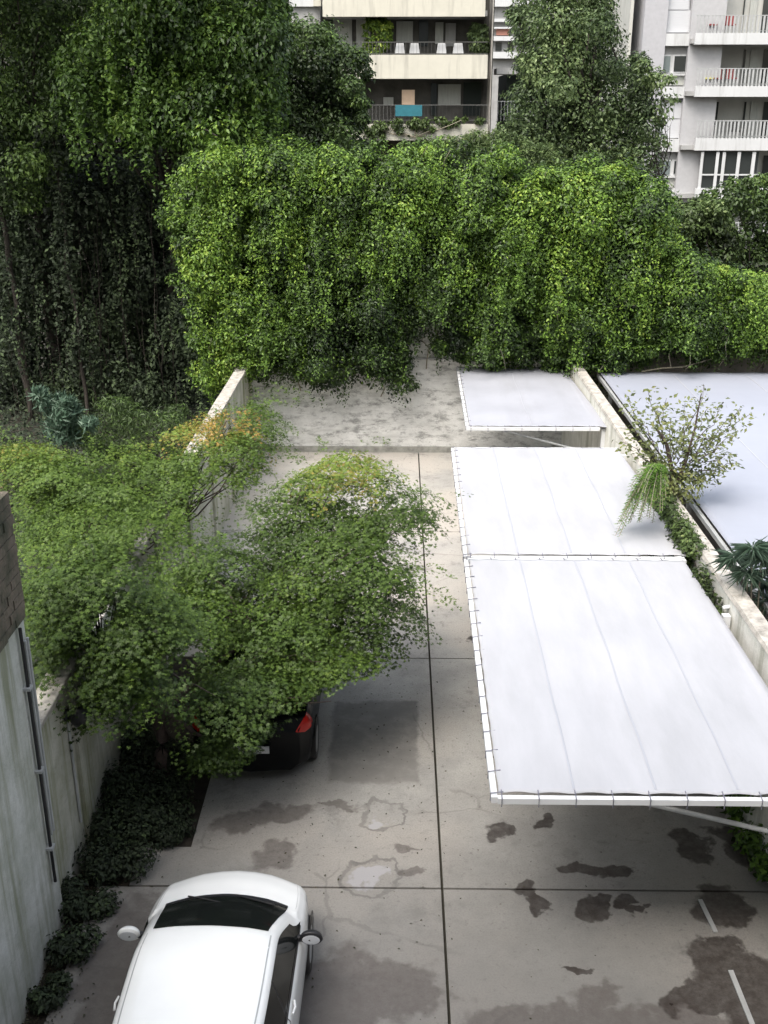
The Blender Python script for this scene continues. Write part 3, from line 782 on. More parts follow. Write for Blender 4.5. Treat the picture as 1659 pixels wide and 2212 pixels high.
PB = [(590, 330), (700, 330), (790, 345), (900, 320), (1110, 350), (1140, 480), (1100, 640), (1070, 770), (1000, 775), (985, 720), (950, 755), (935, 690), (905, 690), (878, 760), (868, 830), (835, 800), (770, 790), (720, 828), (650, 800), (590, 795), (570, 700), (590, 600), (540, 450), (560, 360)]
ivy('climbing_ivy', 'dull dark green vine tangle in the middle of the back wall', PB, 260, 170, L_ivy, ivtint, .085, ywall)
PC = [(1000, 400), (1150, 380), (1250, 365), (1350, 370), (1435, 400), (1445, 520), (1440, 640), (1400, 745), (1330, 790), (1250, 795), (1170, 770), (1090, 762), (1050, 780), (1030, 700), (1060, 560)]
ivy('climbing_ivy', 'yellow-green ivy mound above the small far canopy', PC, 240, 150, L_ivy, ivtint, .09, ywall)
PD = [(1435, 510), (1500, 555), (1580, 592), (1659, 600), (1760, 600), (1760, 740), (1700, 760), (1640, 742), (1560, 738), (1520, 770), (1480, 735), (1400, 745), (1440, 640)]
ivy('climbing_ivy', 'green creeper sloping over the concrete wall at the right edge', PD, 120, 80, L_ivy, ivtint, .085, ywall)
# wispy bush rising behind the wall
PE = [(830, 330), (900, 305), (1000, 290), (1060, 285), (1130, 300), (1200, 330), (1240, 370), (1180, 420), (1080, 440), (950, 400), (850, 380)]
t = empty('bush', (2.0, 28.6, 0), 'grey-green feathery bush rising above the ivy below the cream balconies', 'bush')
L, C = crown_from(PE, 90, lambda x, y: 28.3 + rng.normal() * .3, (.3, .5), 170, .13, lambda x, y: .52, up=.9, droop=-.8)
leaves('foliage', L, L_ivyB, t, 'narrow'); grow_wood(t, (2, 28.8, -.05), C, M_bark, .08, 3.5, 20)
# bare wandering stems on the ivy
t = empty('dead_branch', tuple(at(1470, 790, 26.6)), 'pale bare broken branch lying across the edge of the neighbour awning', 'branch')
mb = MB(); a_ = at(1385, 803, 26.4); c_ = at(1475, 793, 26.4); d_ = at(1540, 775, 26.5); mb.tube([a_, (a_ + c_) / 2 + np.array([0, 0, .03]), c_, d_], [.02, .02, .017, .01])
mb.tube([c_ + np.array([-.3, 0, 0]), at(1445, 770, 26.4), at(1450, 740, 26.4)], [.014, .012, .008]); mb.build('branch', M_stem, t)

# ---- big trees, left
def ytree(Y, s): return lambda x, y: Y + rng.normal() * s
PT = [(150, 120), (250, -10), (380, -90), (600, -90), (610, 60), (600, 200), (590, 330), (520, 345), (440, 335), (400, 300), (330, 330), (260, 270), (180, 290), (110, 240)]
t = empty('tree', (-6.2, 29.5, 0), 'tall tree draped in light green hanging vines, upper left', 'tree')
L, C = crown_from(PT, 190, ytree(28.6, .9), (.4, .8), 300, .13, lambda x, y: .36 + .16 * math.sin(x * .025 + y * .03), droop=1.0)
for (x, y) in samp(PT, 170):
    Y = 27.6 + rng.normal() * .3; tn = .5 + rng.normal() * .15
    for _ in range(3): L.append(strand(at(x, y - 20, Y) + rng.normal(size=3) * .12, rng.uniform(.6, 1.9), .045, .12, tn))
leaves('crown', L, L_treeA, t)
grow_wood(t, (-7.4, 33.4, -.05), C, M_bark, .2, 6.5, 26)
PU = [(-90, -90), (330, -90), (200, 60), (140, 150), (110, 300), (180, 400), (60, 460), (-90, 430)]
t = empty('tree', (-11, 31, 0), 'dark dense tree filling the top left corner', 'tree')
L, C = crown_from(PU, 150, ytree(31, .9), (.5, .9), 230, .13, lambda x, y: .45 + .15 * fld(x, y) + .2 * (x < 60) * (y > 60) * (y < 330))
# unseen upper crown, added and spread forward to shade the thicket below
for _ in range(110):
    c = np.array([rng.uniform(-14, -4.6), rng.uniform(25.0, 34), rng.uniform(11.8, 15)]); L.append(clump(c, (1., 1., .6), 150, .2, .5))
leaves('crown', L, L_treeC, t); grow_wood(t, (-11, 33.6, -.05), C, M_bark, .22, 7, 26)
# shaded thicket under them
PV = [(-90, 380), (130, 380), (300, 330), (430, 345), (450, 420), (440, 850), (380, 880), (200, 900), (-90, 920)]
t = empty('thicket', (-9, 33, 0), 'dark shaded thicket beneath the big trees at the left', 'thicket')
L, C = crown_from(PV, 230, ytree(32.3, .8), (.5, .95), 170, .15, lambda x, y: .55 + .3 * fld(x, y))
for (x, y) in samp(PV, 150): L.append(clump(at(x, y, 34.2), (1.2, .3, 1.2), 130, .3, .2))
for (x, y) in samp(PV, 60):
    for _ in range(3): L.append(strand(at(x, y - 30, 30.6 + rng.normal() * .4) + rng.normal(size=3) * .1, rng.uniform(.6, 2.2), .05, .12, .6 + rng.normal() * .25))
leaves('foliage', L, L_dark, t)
mb = MB()
for _ in range(30):
    x = rng.uniform(-12.5, -5.4); Y = rng.uniform(30.4, 31.8); limb(mb, (x, Y, -.05), (x + rng.normal() * .4, Y + .2, rng.uniform(5, 8)), rng.uniform(.010, .022), .008, 9, .08)
mb.build('stem', M_bark, t)
for k, (x, r0, lab) in enumerate(((-10.9, .17, 'thick brown ivy-stemmed trunk standing in the dark left thicket'), (-9.2, .10, 'slim grey trunk standing right of the thick brown trunk in the dark thicket'))):
    t = empty('tree', (x, 30, 0), lab, 'tree'); mb = MB(); pts = limb(mb, (x, 30, -.05), (x - .3, 30.5, 8.2), r0 * .6, r0 * .4, 9, .06); mb.build('trunk', M_bark, t)
    L = [strand((x - .15 + rng.normal() * .25, 29.8 + rng.normal() * .1, rng.uniform(2.5, 8.2)), rng.uniform(1, 2.4), .05, .13, .55 + rng.normal() * .2) for _ in range(34)] + [clump((x - .3, 30.2, 8.2), (.8, .8, .7), 400, .15, .5), clump((x - .1, 30.3, 7.6), (.6, .6, .6), 300, .15, .4)]
    leaves('crown', L, L_dark, t)
# far dark hedge to close the gaps low behind everything
PW = [(-120, -90), (1120, 60), (1120, 340), (-120, 620)]

# ---- tree C between the vine tree and the cream building
PX = [(560, 60), (610, 35), (660, 40), (710, 75), (745, 95), (790, 130), (815, 160), (765, 178), (790, 230), (775, 290), (800, 330), (700, 345), (560, 335), (550, 150)]
t = empty('tree', (-2.4, 34.5, 0), 'round dark green tree partly hiding the cream balconies', 'tree')
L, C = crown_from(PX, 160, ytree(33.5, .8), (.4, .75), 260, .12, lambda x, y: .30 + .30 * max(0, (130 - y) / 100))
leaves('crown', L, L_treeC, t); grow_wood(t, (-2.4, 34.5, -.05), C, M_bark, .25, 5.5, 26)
# ---- tree D, right of the cream building
PY_ = [(1110, 40), (1140, -90), (1310, -90), (1318, 60), (1350, 105), (1390, 130), (1395, 170), (1400, 250), (1390, 310), (1425, 345), (1425, 405), (1250, 390), (1120, 350), (1080, 300), (1100, 240), (1135, 180)]
t = empty('tree', (6.3, 38.5, 0), 'tall blue-green tree between the cream and the white buildings', 'tree')
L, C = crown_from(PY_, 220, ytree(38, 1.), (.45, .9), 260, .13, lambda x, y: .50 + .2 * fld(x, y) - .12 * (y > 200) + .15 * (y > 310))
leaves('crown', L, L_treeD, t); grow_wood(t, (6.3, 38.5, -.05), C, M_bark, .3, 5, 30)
PZ = [(1375, 150), (1420, 145), (1462, 175), (1458, 225), (1430, 265), (1440, 310), (1400, 350), (1385, 280)]
t = empty('tree', (9.2, 37.2, 0), 'thin sparse olive-grey tree in front of the white balconies', 'tree')
L, C = crown_from(PZ, 26, ytree(37, .35), (.25, .45), 50, .15, lambda x, y: .55)
leaves('crown', L, L_treeD, t); grow_wood(t, (9.2, 37.2, -.05), C, M_bark, .06, 6, 24)
# ---- bushes lower right behind the creeper
P1 = [(1430, 440), (1500, 430), (1560, 450), (1590, 520), (1580, 600), (1500, 560), (1430, 520)]
t = empty('bush', (9.5, 33, 0), 'brownish olive bush just below the white balconies', 'bush')
L, C = crown_from(P1, 70, ytree(32.5, .5), (.35, .6), 170, .12, lambda x, y: .38 - .12 * (y > 500))
leaves('foliage', L, L_ivyB, t); grow_wood(t, (9.5, 33, -.05), C, M_bark, .1, 2.5, 14)
P2 = [(1500, 420), (1560, 395), (1640, 385), (1760, 380), (1760, 620), (1600, 605), (1580, 500)]
t = empty('bush', (12, 33.6, 0), 'fresh green bush at the right edge below the white balconies', 'bush')
L, C = crown_from(P2, 100, ytree(33.2, .5), (.35, .6), 170, .13, lambda x, y: .5 - .2 * (y > 470))
leaves('foliage', L, L_treeC, t); grow_wood(t, (12, 33.6, -.05), C, M_bark, .1, 2.5, 14)

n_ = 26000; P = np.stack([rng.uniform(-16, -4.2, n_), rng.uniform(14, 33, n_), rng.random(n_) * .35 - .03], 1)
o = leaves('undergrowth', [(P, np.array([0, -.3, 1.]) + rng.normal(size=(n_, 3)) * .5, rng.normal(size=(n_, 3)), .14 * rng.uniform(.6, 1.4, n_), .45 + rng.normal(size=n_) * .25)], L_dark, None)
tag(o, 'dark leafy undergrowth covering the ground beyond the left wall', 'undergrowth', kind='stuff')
PQ = [(-120, -100), (620, -100), (600, 330), (500, 420), (-120, 480)]
t = empty('tree', (-9, 38.5, 0), 'very dark tree standing behind the vine-draped tree at the upper left', 'tree')
L = [clump(at(x, y, 37.5 + rng.normal() * .5), (1.3, .6, 1.3), 110, .3, .5) for (x, y) in samp(PQ, 190)]
leaves('crown', L, L_dark, t); mb = MB(); limb(mb, (-9, 38.5, -.05), (-8.6, 38, 9), .25, .12, 7, .1); mb.build('trunk', M_bark, t)
# ---- garden shrubs beyond the left wall
P3 = [(170, 880), (250, 862), (330, 880), (420, 890), (430, 940), (340, 985), (200, 985), (160, 940)]
t = empty('shrub', (-6, 23.5, 0), 'mid green leafy shrub beyond the left wall under the dark trees', 'shrub')
L, C = crown_from(P3, 50, ytree(23.5, .7), (.3, .5), 150, .12, lambda x, y: .35)
leaves('foliage', L, L_treeC, t, 'narrow'); grow_wood(t, (-6, 23.5, -.05), C, M_bark, .05, .6, 14)
P4 = [(75, 850), (120, 850), (190, 900), (200, 960), (140, 980), (90, 930)]
t = empty('shrub', (-7.4, 22.5, 0), 'blue-green spiky plant beyond the left wall', 'plant')
L, C = crown_from(P4, 22, ytree(22.5, .3), (.2, .35), 110, .2, lambda x, y: .55, up=.2, droop=-.8)
leaves('foliage', L, L_blue, t, 'narrow'); grow_wood(t, (-7.4, 22.5, -.05), C, M_bark, .04, .5, 10)

def project(P):
    v = P - np.array([0, 0, CAM_H]); z = v @ FW
    return 829.5 + 2272 * (v @ RT) / z, 1106 - 2272 * (v @ UP) / z
# ---- Japanese maples
def maple(label, base, fork, poly, n, Yf, tintf, per, name='maple_tree', nb=70, extra=(), gaps=(), floor=None):
    t = empty(name, tuple(base), label, 'tree')
    L = []; C = []; pts = list(samp(poly, n)) + list(extra)
    for (x, y) in pts:
        Y = Yf(x, y); c = at(x, y, Y); r = rng.uniform(.24, .62); tn = tintf(x, y) + rng.normal() * .07
        for _ in range(4):
            q = r * 2000 / (Y * .93 + 2.2)
            if all(inpoly(poly, x + a_ * q, y + b_ * q) for a_, b_ in ((.45, .1), (-.45, .1), (0, .6), (0, -.3))): break
            r *= .8
        c = np.array(c); c[2] = round((c[2] + .25 * c[0] * .3) / .42) * .42 - .25 * c[0] * .3 + rng.normal() * .05
        n_ = int(per * r * r * 13)
        # a flat drooping spray: leaves fan out and hang at the rim
        a = rng.uniform(0, 6.283, n_); q = np.sqrt(rng.random(n_)) * r * 1.25 * (1 + .25 * np.sin(a * 5 + c[0] * 9))
        lean = rng.normal(size=2) * .18
        dx, dy = np.cos(a) * q, np.sin(a) * q * .9
        dz = -.75 * (q / r) ** 2 * r * .5 + lean[0] * dx + lean[1] * dy - .12 + rng.normal(size=n_) * .035
        P = c + np.stack([dx, dy, dz], 1)
        N = np.stack([np.cos(a) * .5, np.sin(a) * .5, np.ones(n_)], 1) + rng.normal(size=(n_, 3)) * .3
        D = np.stack([np.cos(a), np.sin(a), np.full(n_, -.5)], 1) + rng.normal(size=(n_, 3)) * .35
        L.append((P, N, D, .041 * rng.uniform(.6, 1.25, n_), tn + rng.normal(size=n_) * .09)); C.append(c)
    cm = np.mean(C, axis=0)
    for i in rng.permutation(len(C))[:130]:
        c = C[i]; o_ = (c - cm) * np.array([1, 1, .15]); o_ = o_ / (np.linalg.norm(o_) + 1e-6) + rng.normal(size=3) * np.array([.35, .35, .12])
        n_ = 46; tt = rng.random(n_) * rng.uniform(.5, .95)
        P = c + o_ * tt[:, None] + np.array([0, 0, -.25]) * (tt ** 2)[:, None] + rng.normal(size=(n_, 3)) * (.075 * (1.1 - tt))[:, None]
        L.append((P, np.array([0, 0, 1.]) + rng.normal(size=(n_, 3)) * .35, o_ + np.array([0, 0, -.3]) + rng.normal(size=(n_, 3)) * .5, .041 * rng.uniform(.6, 1.2, n_), tintf(700, 1200) + .03 + rng.normal(size=n_) * .09))
    if gaps or floor:
        LL = []
        for (P, N, D, S_, T) in L:
            x, y = project(P); k = np.ones(len(P), bool); j = rng.normal(size=len(P))
            for (gx, gy, ga, gb, rot) in gaps:
                c_, s_ = math.cos(R(rot)), math.sin(R(rot)); u = (x - gx) * c_ + (y - gy) * s_; v = -(x - gx) * s_ + (y - gy) * c_
                k &= ((u / ga) ** 2 + (v / gb) ** 2 + j * .55 + .25 * np.sin(x * .13 + y * .09)) > .85
            if floor: k &= y + j * 9 < floor(x)
            LL.append((P[k], N[k], D[k], S_[k], T[k]))
        L = LL
    leaves('crown', L, L_maple, t, 'star')
    mb = MB(); base = np.array(base, float); fork = np.array(fork, float)
    limb(mb, base, fork, .10, .085, 6, .1)
    # several rising stems that fan out, each feeding its sprays
    C = np.array(C); k = 11; stems = []
    idx = rng.permutation(len(C))[:k]
    for i in idx:
        m_ = fork * .45 + C[i] * .55; m_[2] -= .25
        limb(mb, fork, m_, .042, .024, 5, .05); stems.append(m_)
    for c in C[rng.permutation(len(C))[:nb]]:
        s_ = min(stems, key=lambda q: np.linalg.norm(q - c)); limb(mb, s_, c + np.array([0, 0, -.12]), .018, .005, 4, .15)
    mb.build('trunk', M_bark2, t)
    return t
PM = [(640, 1010), (700, 975), (765, 930), (800, 960), (830, 1000), (890, 1050), (925, 1090), (880, 1130), (800, 1165), (850, 1205), (880, 1270), (905, 1330), (860, 1380), (800, 1420),
      (700, 1480), (620, 1520), (560, 1600), (520, 1660), (450, 1670), (420, 1590), (400, 1520), (470, 1450), (430, 1380), (330, 1420), (350, 1480), (290, 1470), (180, 1490), (110, 1420), (75, 1330), (70, 1230), (200, 1180),
      (330, 1230), (380, 1170), (480, 1140), (520, 1080), (600, 1050)]
def ymap(x, y):
    return 15.2 - (y - 950) / 700 * 4.0 + rng.normal() * .5
PML = [(60, 1215), (200, 1185), (300, 1215), (345, 1260), (330, 1330), (350, 1400), (345, 1480), (280, 1500), (180, 1495), (190, 1420), (100, 1380), (75, 1300)]
EX = [p_ for p_ in samp(PML, 62) if not (abs(p_[0] - (230 - (p_[1] - 1340) * .6)) < 22 and (1320 < p_[1] < 1375 or p_[1] > 1430))]
_ym = ymap
ymap = lambda x, y: (10.9 + rng.normal() * .3) if x < 350 and y > 1180 else _ym(x, y)
maple('Japanese maple with layered green sprays leaning over the black car', (-3.25, 12.1, -.03), tuple(at(350, 1535, 12.1)), PM, 270, ymap,
      lambda x, y: .33 + .10 * math.sin(x * .02) - .06 * (y > 1450) + .55 * max(0, (1050 - y) / 100) * (x < 800), 190, extra=EX,
      gaps=((148, 1462, 95, 40, -58), (230, 1335, 62, 28, -58), (316, 1176, 52, 26, -58), (395, 1425, 62, 34, -35), (455, 1075, 78, 40, -60), (505, 1040, 34, 18, -40), (420, 1150, 24, 12, -50), (600, 1552, 36, 10, -15), (414, 1588, 20, 24, 0), (490, 1420, 40, 12, -20), (270, 1270, 16, 10, 0)),
      floor=lambda x: np.where(x < 520, 1668, np.where(x < 700, 1650 - (x - 520) * .95, 1480 - (x - 700) * .35 + 10)))
PM2 = [(-60, 940), (60, 935), (180, 975), (330, 955), (400, 900), (470, 850), (560, 832), (600, 850), (575, 930), (545, 1000), (470, 1030), (380, 1080), (400, 1130), (340, 1150), (290, 1200), (200, 1180), (80, 1240), (60, 1130), (40, 1010), (-60, 1020)]
def ymap2(x, y): return min(18.3 - (y - 840) / 400 * 3.6, atz(x, y, 2.6)[1] - 1.0) + rng.normal() * .35
maple('yellow-green maple with orange tips standing beyond the left wall', (-5.2, 16, -.05), (-5.0, 16, 1.5), PM2, 200, ymap2,
      lambda x, y: .42 + .52 * max(0, (1010 - y - (x - 60) * .05) / 90) * (x < 520), 160, nb=50,
      gaps=((316, 1176, 52, 26, -58), (230, 1335, 62, 28, -58), (455, 1075, 78, 40, -60), (495, 915, 36, 13, -60), (440, 1005, 26, 12, -60), (522, 862, 42, 16, -58), (360, 1115, 14, 6, -50)))

# ---- low planting under the left wall
def low_plants(name, label, spots, m, size, tint, cat_='ground cover'):
    pass
spots = [(-3.2, 11.2, .34), (-2.95, 11.6, .3), (-3.5, 11.6, .4), (-2.85, 11.05, .22), (-3.55, 10.9, .36), (-3.55, 10.3, .3), (-3.6, 9.7, .25), (-3.4, 12.2, .35), (-3.55, 9.1, .2), (-3.65, 12.8, .35), (-3.62, 8.4, .16), (-3.1, 12.6, .25)]
labs = ['dark low shrub at the front corner of the planting bed', 'dark leafy shrub at the kerb side of the bed, behind the corner shrub', 'dark shrub against the streaked wall in the middle of the bed', 'small dark ground plant on the near right corner of the bed',
        'dark shrub at the foot of the wall where the bed narrows', 'dark shrub in the narrow strip between wall and white car', 'low dark plant by the foot of the dark drainpipe', 'dark shrub beside the foot of the maple trunk', 'tiny dark plant in the strip left of the white car bonnet',
        'dark shrub behind the maple trunk against the wall', 'smallest weed at the wall foot left of the white car roof', 'dark leafy plant left of the black car rear bumper']
for (x, y, r), lab in zip(spots, labs):
    t = empty('shrub', (x, y, -.02), lab, 'shrub', 'dark shrubs along the foot of the left wall')
    L = [clump((x + rng.normal() * r * .5, y + rng.normal() * r * .5, r * rng.uniform(.5, 1.1)), (r * .7, r * .7, r * .5), int(1100 * r), .06, .45 + rng.normal() * .1) for _ in range(6)]
    leaves('foliage', L, L_dark, t)
    mb = MB()
    for _ in range(6): limb(mb, (x, y, -.03), (x + rng.normal() * r * .4, y + rng.normal() * r * .4, r), .008, .004, 4, .2)
    mb.build('stem', M_bark, t)
# scattered small weeds: moss and litter along the wall foot
P = np.stack([rng.uniform(-3.9, -3.3, 2600), rng.uniform(6, 12.6, 2600), np.full(2600, .0)], 1); P[:, 0] = -3.86 + np.abs(rng.normal(size=2600)) * .22
Q = np.stack([rng.normal(-.9, 1.5, 420), rng.normal(13.0, 2.6, 420), np.zeros(420)], 1); Q = Q[(Q[:, 0] > -3.2) & (Q[:, 0] < 3.4) & (Q[:, 1] > 6.5) & (Q[:, 1] < 26)]
P = np.concatenate([P, Q]); n_ = len(P); P[:, 2] = .006 + rng.random(n_) * np.where(P[:, 0] < -3.2, .03, .006)
o = leaves('leaf_litter', [(P, np.array([0, 0, 1.]) + rng.normal(size=(n_, 3)) * .3, rng.normal(size=(n_, 3)), .035 * rng.uniform(.5, 1.2, n_), rng.random(n_))], leaf_mat('litter', [(.02, .025, .012), (.05, .05, .025), (.09, .075, .04)]), None)
tag(o, 'fallen leaves and moss along the left wall foot and scattered over the paving', 'leaf litter', kind='stuff')

# ---- plants on the right wall
t = empty('climbing_plant', (4.4, 16, 0), 'dark shaggy creeper covering the right wall beside the canopies', 'climbing plant')
L = []
for k in range(75):
    y = rng.uniform(13.0, 16.8)
    if math.sin(y * 4.3) < -.3: continue
    c = np.array([4.36 + rng.normal() * .05, y, rng.uniform(1.9, 2.5)])
    L.append(clump(c, (.12, .3, .24), 200, .075, .26 + rng.normal() * .2))
for k in range(20):
    y = rng.uniform(14.2, 16.8); L.append(clump((4.40, y, 2.68), (.17, .24, .18), 150, .075, .4 + rng.normal() * .2))
leaves('foliage', L, L_ivyB, t)
mb = MB()
for k in range(9): y = 13 + k * .5; limb(mb, (4.46, y, 0), (4.4, y + .3, 2.5), .02, .01, 6, .2)
mb.build('stem', M_bark, t)
t = empty('climbing_plant', (4.45, 11, 0), 'small green creeper at the foot of the right wall below the near canopy', 'climbing plant')
L = [clump((4.46 + rng.normal() * .05, y, rng.uniform(.1, .7)), (.14, .22, .2), 150, .09, .5) for y in np.linspace(10.3, 12.1, 11)]
leaves('foliage', L, L_ivyA, t)
# sapling
t = empty('sapling', (4.75, 16.6, 2.6), 'sparse leafy sapling growing from the top of the right wall', 'sapling')
mb = MB(); L = []; b0 = at(1455, 1090, 16.6); b0[2] = max(b0[2], 2.5)
stem = [b0, at(1452, 1020, 16.6), at(1440, 960, 16.6), at(1418, 925, 16.6)]
mb.tube(stem, [.05, .04, .032, .02]); mb.tube([at(1455, 1060, 16.6), at(1480, 1000, 16.6), at(1500, 930, 16.6), at(1515, 850, 16.5)], [.035, .03, .018, .008])
tips = [(1350, 850), (1370, 880), (1400, 845), (1360, 925), (1390, 960), (1420, 880), (1450, 905), (1480, 870), (1520, 830), (1530, 880), (1560, 870), (1600, 880), (1620, 895), (1560, 930), (1540, 950), (1590, 940), (1500, 960), (1470, 950), (1570, 975), (1430, 990), (1510, 1005), (1550, 1010), (1595, 1000), (1480, 1020), (1520, 1040), (1400, 1000), (1345, 955), (1490, 915), (1440, 860), (1545, 1035)]
for (x, y) in tips:
    j = at(1452 + (x - 1452) * .35, 1035 + (y - 1035) * .35, 16.6 + rng.normal() * .1); e = at(x, y, 16.6 + rng.normal() * .45)
    limb(mb, j, e, .009, .003, 5, .2); n_ = 62
    tt = rng.random(n_) ** .6; P = j + (e - j) * tt[:, None] + rng.normal(size=(n_, 3)) * .07
    L.append((P, np.array([0, -.3, 1.]) + rng.normal(size=(n_, 3)) * .5, rng.normal(size=(n_, 3)), .085 * rng.uniform(.6, 1.3, n_), .45 + rng.normal(size=n_) * .2))
L.append(clump(at(1480, 1050, 16.5), (.3, .3, .3), 260, .08, .6)); L.append(clump(at(1440, 1040, 16.5), (.25, .3, .25), 200, .08, .5))
mb.build('trunk', M_bark2, t); leaves('crown', L, L_olive, t)
# drooping fern-like plant
t = empty('fern', tuple(at(1420, 1010, 15.9)), 'bright green drooping feathery fern hanging over the middle canopy', 'fern')
L = []; mb = MB(); root = at(1425, 1010, 15.8)
for k in range(46):
    ex, ey = rng.uniform(1345, 1440), rng.uniform(1040, 1130)
    if k < 7: ex, ey = rng.uniform(1325, 1350), rng.uniform(1120, 1165)
    e = at(ex, ey, 15.0 + rng.normal() * .2); e[2] = max(e[2], 2.56)
    ctrl = (root + e) / 2 + np.array([0, 0, .32]); n_ = 60; tt = np.linspace(.05, 1, n_)
    cv = (1 - tt)[:, None] ** 2 * root + 2 * ((1 - tt) * tt)[:, None] * ctrl + tt[:, None] ** 2 * e
    mb.tube([cv[i] for i in range(0, n_, 12)] + [cv[-1]], .005, 5, False)
    tan = unit(np.gradient(cv, axis=0)); sgn = np.where(np.arange(n_) % 2, 1., -1.)[:, None]
    D = np.cross(tan, np.array([0, 0, 1.])) * sgn + tan * .7 + rng.normal(size=(n_, 3)) * .2
    L.append((cv, np.array([0, 0, 1.]) + rng.normal(size=(n_, 3)) * .3, D, .12 * (1 - tt * .5) * rng.uniform(.7, 1.2, n_), .55 + rng.normal(size=n_) * .12))
leaves('frond', L, L_ivyA, t, 'narrow'); mb.build('stem', M_stem, t)
# papyrus at right edge
t = empty('palm_plant', (5.2, 13.2, 0), 'spiky bluish papyrus-like plant beyond the right wall at the picture edge', 'plant')
L = []; mb = MB()
for (x, y) in ((1585, 1205), (1645, 1205), (1650, 1262), (1612, 1238), (1690, 1230), (1668, 1300), (1625, 1185), (1680, 1190)):
    c = at(x, y, 13.0 + rng.normal() * .2); n_ = 110; a = rng.uniform(0, 6.283, n_)
    D = np.stack([np.cos(a), np.sin(a), rng.uniform(-.5, .9, n_)], 1)
    L.append((np.repeat(c[None], n_, 0), np.array([0, 0, 1.]) + rng.normal(size=(n_, 3)) * .3, D, rng.uniform(.16, .38, n_), .85 + rng.normal(size=n_) * .2))
    mb.tube([(5.2, 13.2, 0), (5.2 + (c[0] - 5.2) * .4, 13.2, 1.6), c], .012, 6)
leaves('foliage', L, L_blue, t, 'grass'); mb.build('stem', M_stem, t)

# ================================================================== BUILDINGS
M_cream = mat('cream_render', (.56, .54, .46), .8, noise=.10, scale=1.2)
M_bw = mat('white_render', (.56, .57, .575), .8, noise=.10, scale=.8)
M_bgrey = mat('grey_render', (.36, .36, .355), .85, noise=.2, scale=1.5)
M_beige = mat('beige_render', (.50, .50, .46), .85, noise=.12, scale=1.0)
def weather(m, amt, st=(1.2, 1.2, .10)):
    n = m.node_tree.nodes; l = m.node_tree.links; b = n['Principled BSDF']; src = b.inputs['Base Color'].links[0].from_socket
    tc = n.new('ShaderNodeTexCoord'); mp = n.new('ShaderNodeMapping'); mp.inputs['Scale'].default_value = st; l.new(tc.outputs['Object'], mp.inputs[0])
    t_ = n.new('ShaderNodeTexNoise'); t_.inputs['Scale'].default_value = 2.2; t_.inputs['Detail'].default_value = 7; t_.inputs['Roughness'].default_value = .7; l.new(mp.outputs[0], t_.inputs['Vector'])
    r = n.new('ShaderNodeMapRange'); r.inputs[1].default_value = .5; r.inputs[2].default_value = .68; r.inputs[4].default_value = amt; l.new(t_.outputs['Fac'], r.inputs[0])
    x = n.new('ShaderNodeMix'); x.data_type = 'RGBA'; l.new(r.outputs[0], x.inputs[0]); l.new(src, x.inputs[6]); x.inputs[7].default_value = (.16, .15, .13, 1); l.new(x.outputs[2], b.inputs['Base Color'])
for m_ in (M_cream, M_bw, M_beige, M_bgrey): weather(m_, .35)
weather(M_fab, .10, (.5, .12, 1)); weather(M_fab2, .16, (.5, .12, 1))
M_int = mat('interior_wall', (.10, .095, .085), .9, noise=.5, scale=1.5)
M_int2 = mat('balcony_wall', (.44, .44, .41), .9, noise=.15, scale=1)
M_win = mat('window_glass', (.03, .035, .035), .08, spec=.6)
M_curt = mat('curtain', (.42, .43, .40), .9, noise=.25, scale=6, stretch=(4, 1, .3))
M_shut = mat('shutter', (.52, .53, .55), .6, noise=.08, scale=2, stretch=(1, 1, 12))
def pr(x0, x1, y0, y1, Y, d, mb=None):
    a, b_ = at(x0, y1, Y), at(x1, y0, Y); mb = mb or MB(); mb.box((a[0], Y, a[2]), (b_[0], Y + d, b_[2])); return mb
Y0 = 56.0
t = empty('apartment_building', (0, Y0 + 3, 0), 'cream apartment building with plant-filled open balconies at the top centre', 'building')
# body behind the balconies, floors and soffits
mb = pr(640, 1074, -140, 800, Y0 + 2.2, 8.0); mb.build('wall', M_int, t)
for (a, b_) in ((-160, 36), (118, 170), (268, 303)):
    pr(697, 1054, a, b_, Y0, .18).build('parapet', M_cream, t)
for zpy in (36, 170, 303):
    z = at(800, zpy, Y0)[2]; a = at(697, zpy, Y0)[0]; c = at(1054, zpy, Y0)[0]
    MB().box((a + .02, Y0 + .185, z + .03), (c - .02, Y0 + 2.19, z + .28)).build('balcony_slab', M_bgrey, t)
mb = MB(); pr(1054.5, 1072, -140, 330, Y0 + .12, 2.0, mb); mb.build('pillar', mat('pillar_render', (.42, .40, .36), .9, noise=.35, scale=3), t)
pr(600, 690, -60, 300, Y0 + 1.2, .9).build('side_wall', M_bgrey, t); pr(612, 676, -60, 14, Y0 + 1.0, .19).build('side_panel', M_bw, t); pr(677, 692, -60, 13, Y0 + .6, .5).build('side_panel', M_cream, t)
for (x0, x1, y0, y1, m) in ((856, 892, 46, 92, M_curt), (940, 958, 48, 95, M_curt), (905, 925, 44, 100, M_win), (720, 760, 42, 118, M_curt), (962, 985, 50, 100, M_bgrey), (770, 800, 42, 118, M_curt),
                            (946, 996, 182, 226, M_curt), (828, 850, 210, 228, M_curt), (1000, 1040, 178, 250, M_win), (930, 944, 180, 250, M_win)):
    pr(x0, x1, y0, y1, Y0 + 2.1, .09).build('window', m, t)
M_dkrail = mat('dark_railing', (.09, .09, .085), .6)
for (yt, yb) in ((90, 118), (226, 262)):
    mb = MB(); pr(760, 1054, yt, yt + 1.6, Y0 + .05, .05, mb); pr(760, 1054, yb - 3, yb - 1.8, Y0 + .05, .05, mb)
    for x in range(764, 1054, 8): pr(x, x + .8, yt + 1.6, yb - 3, Y0 + .06, .03, mb)
    mb.build('railing', M_dkrail, t)
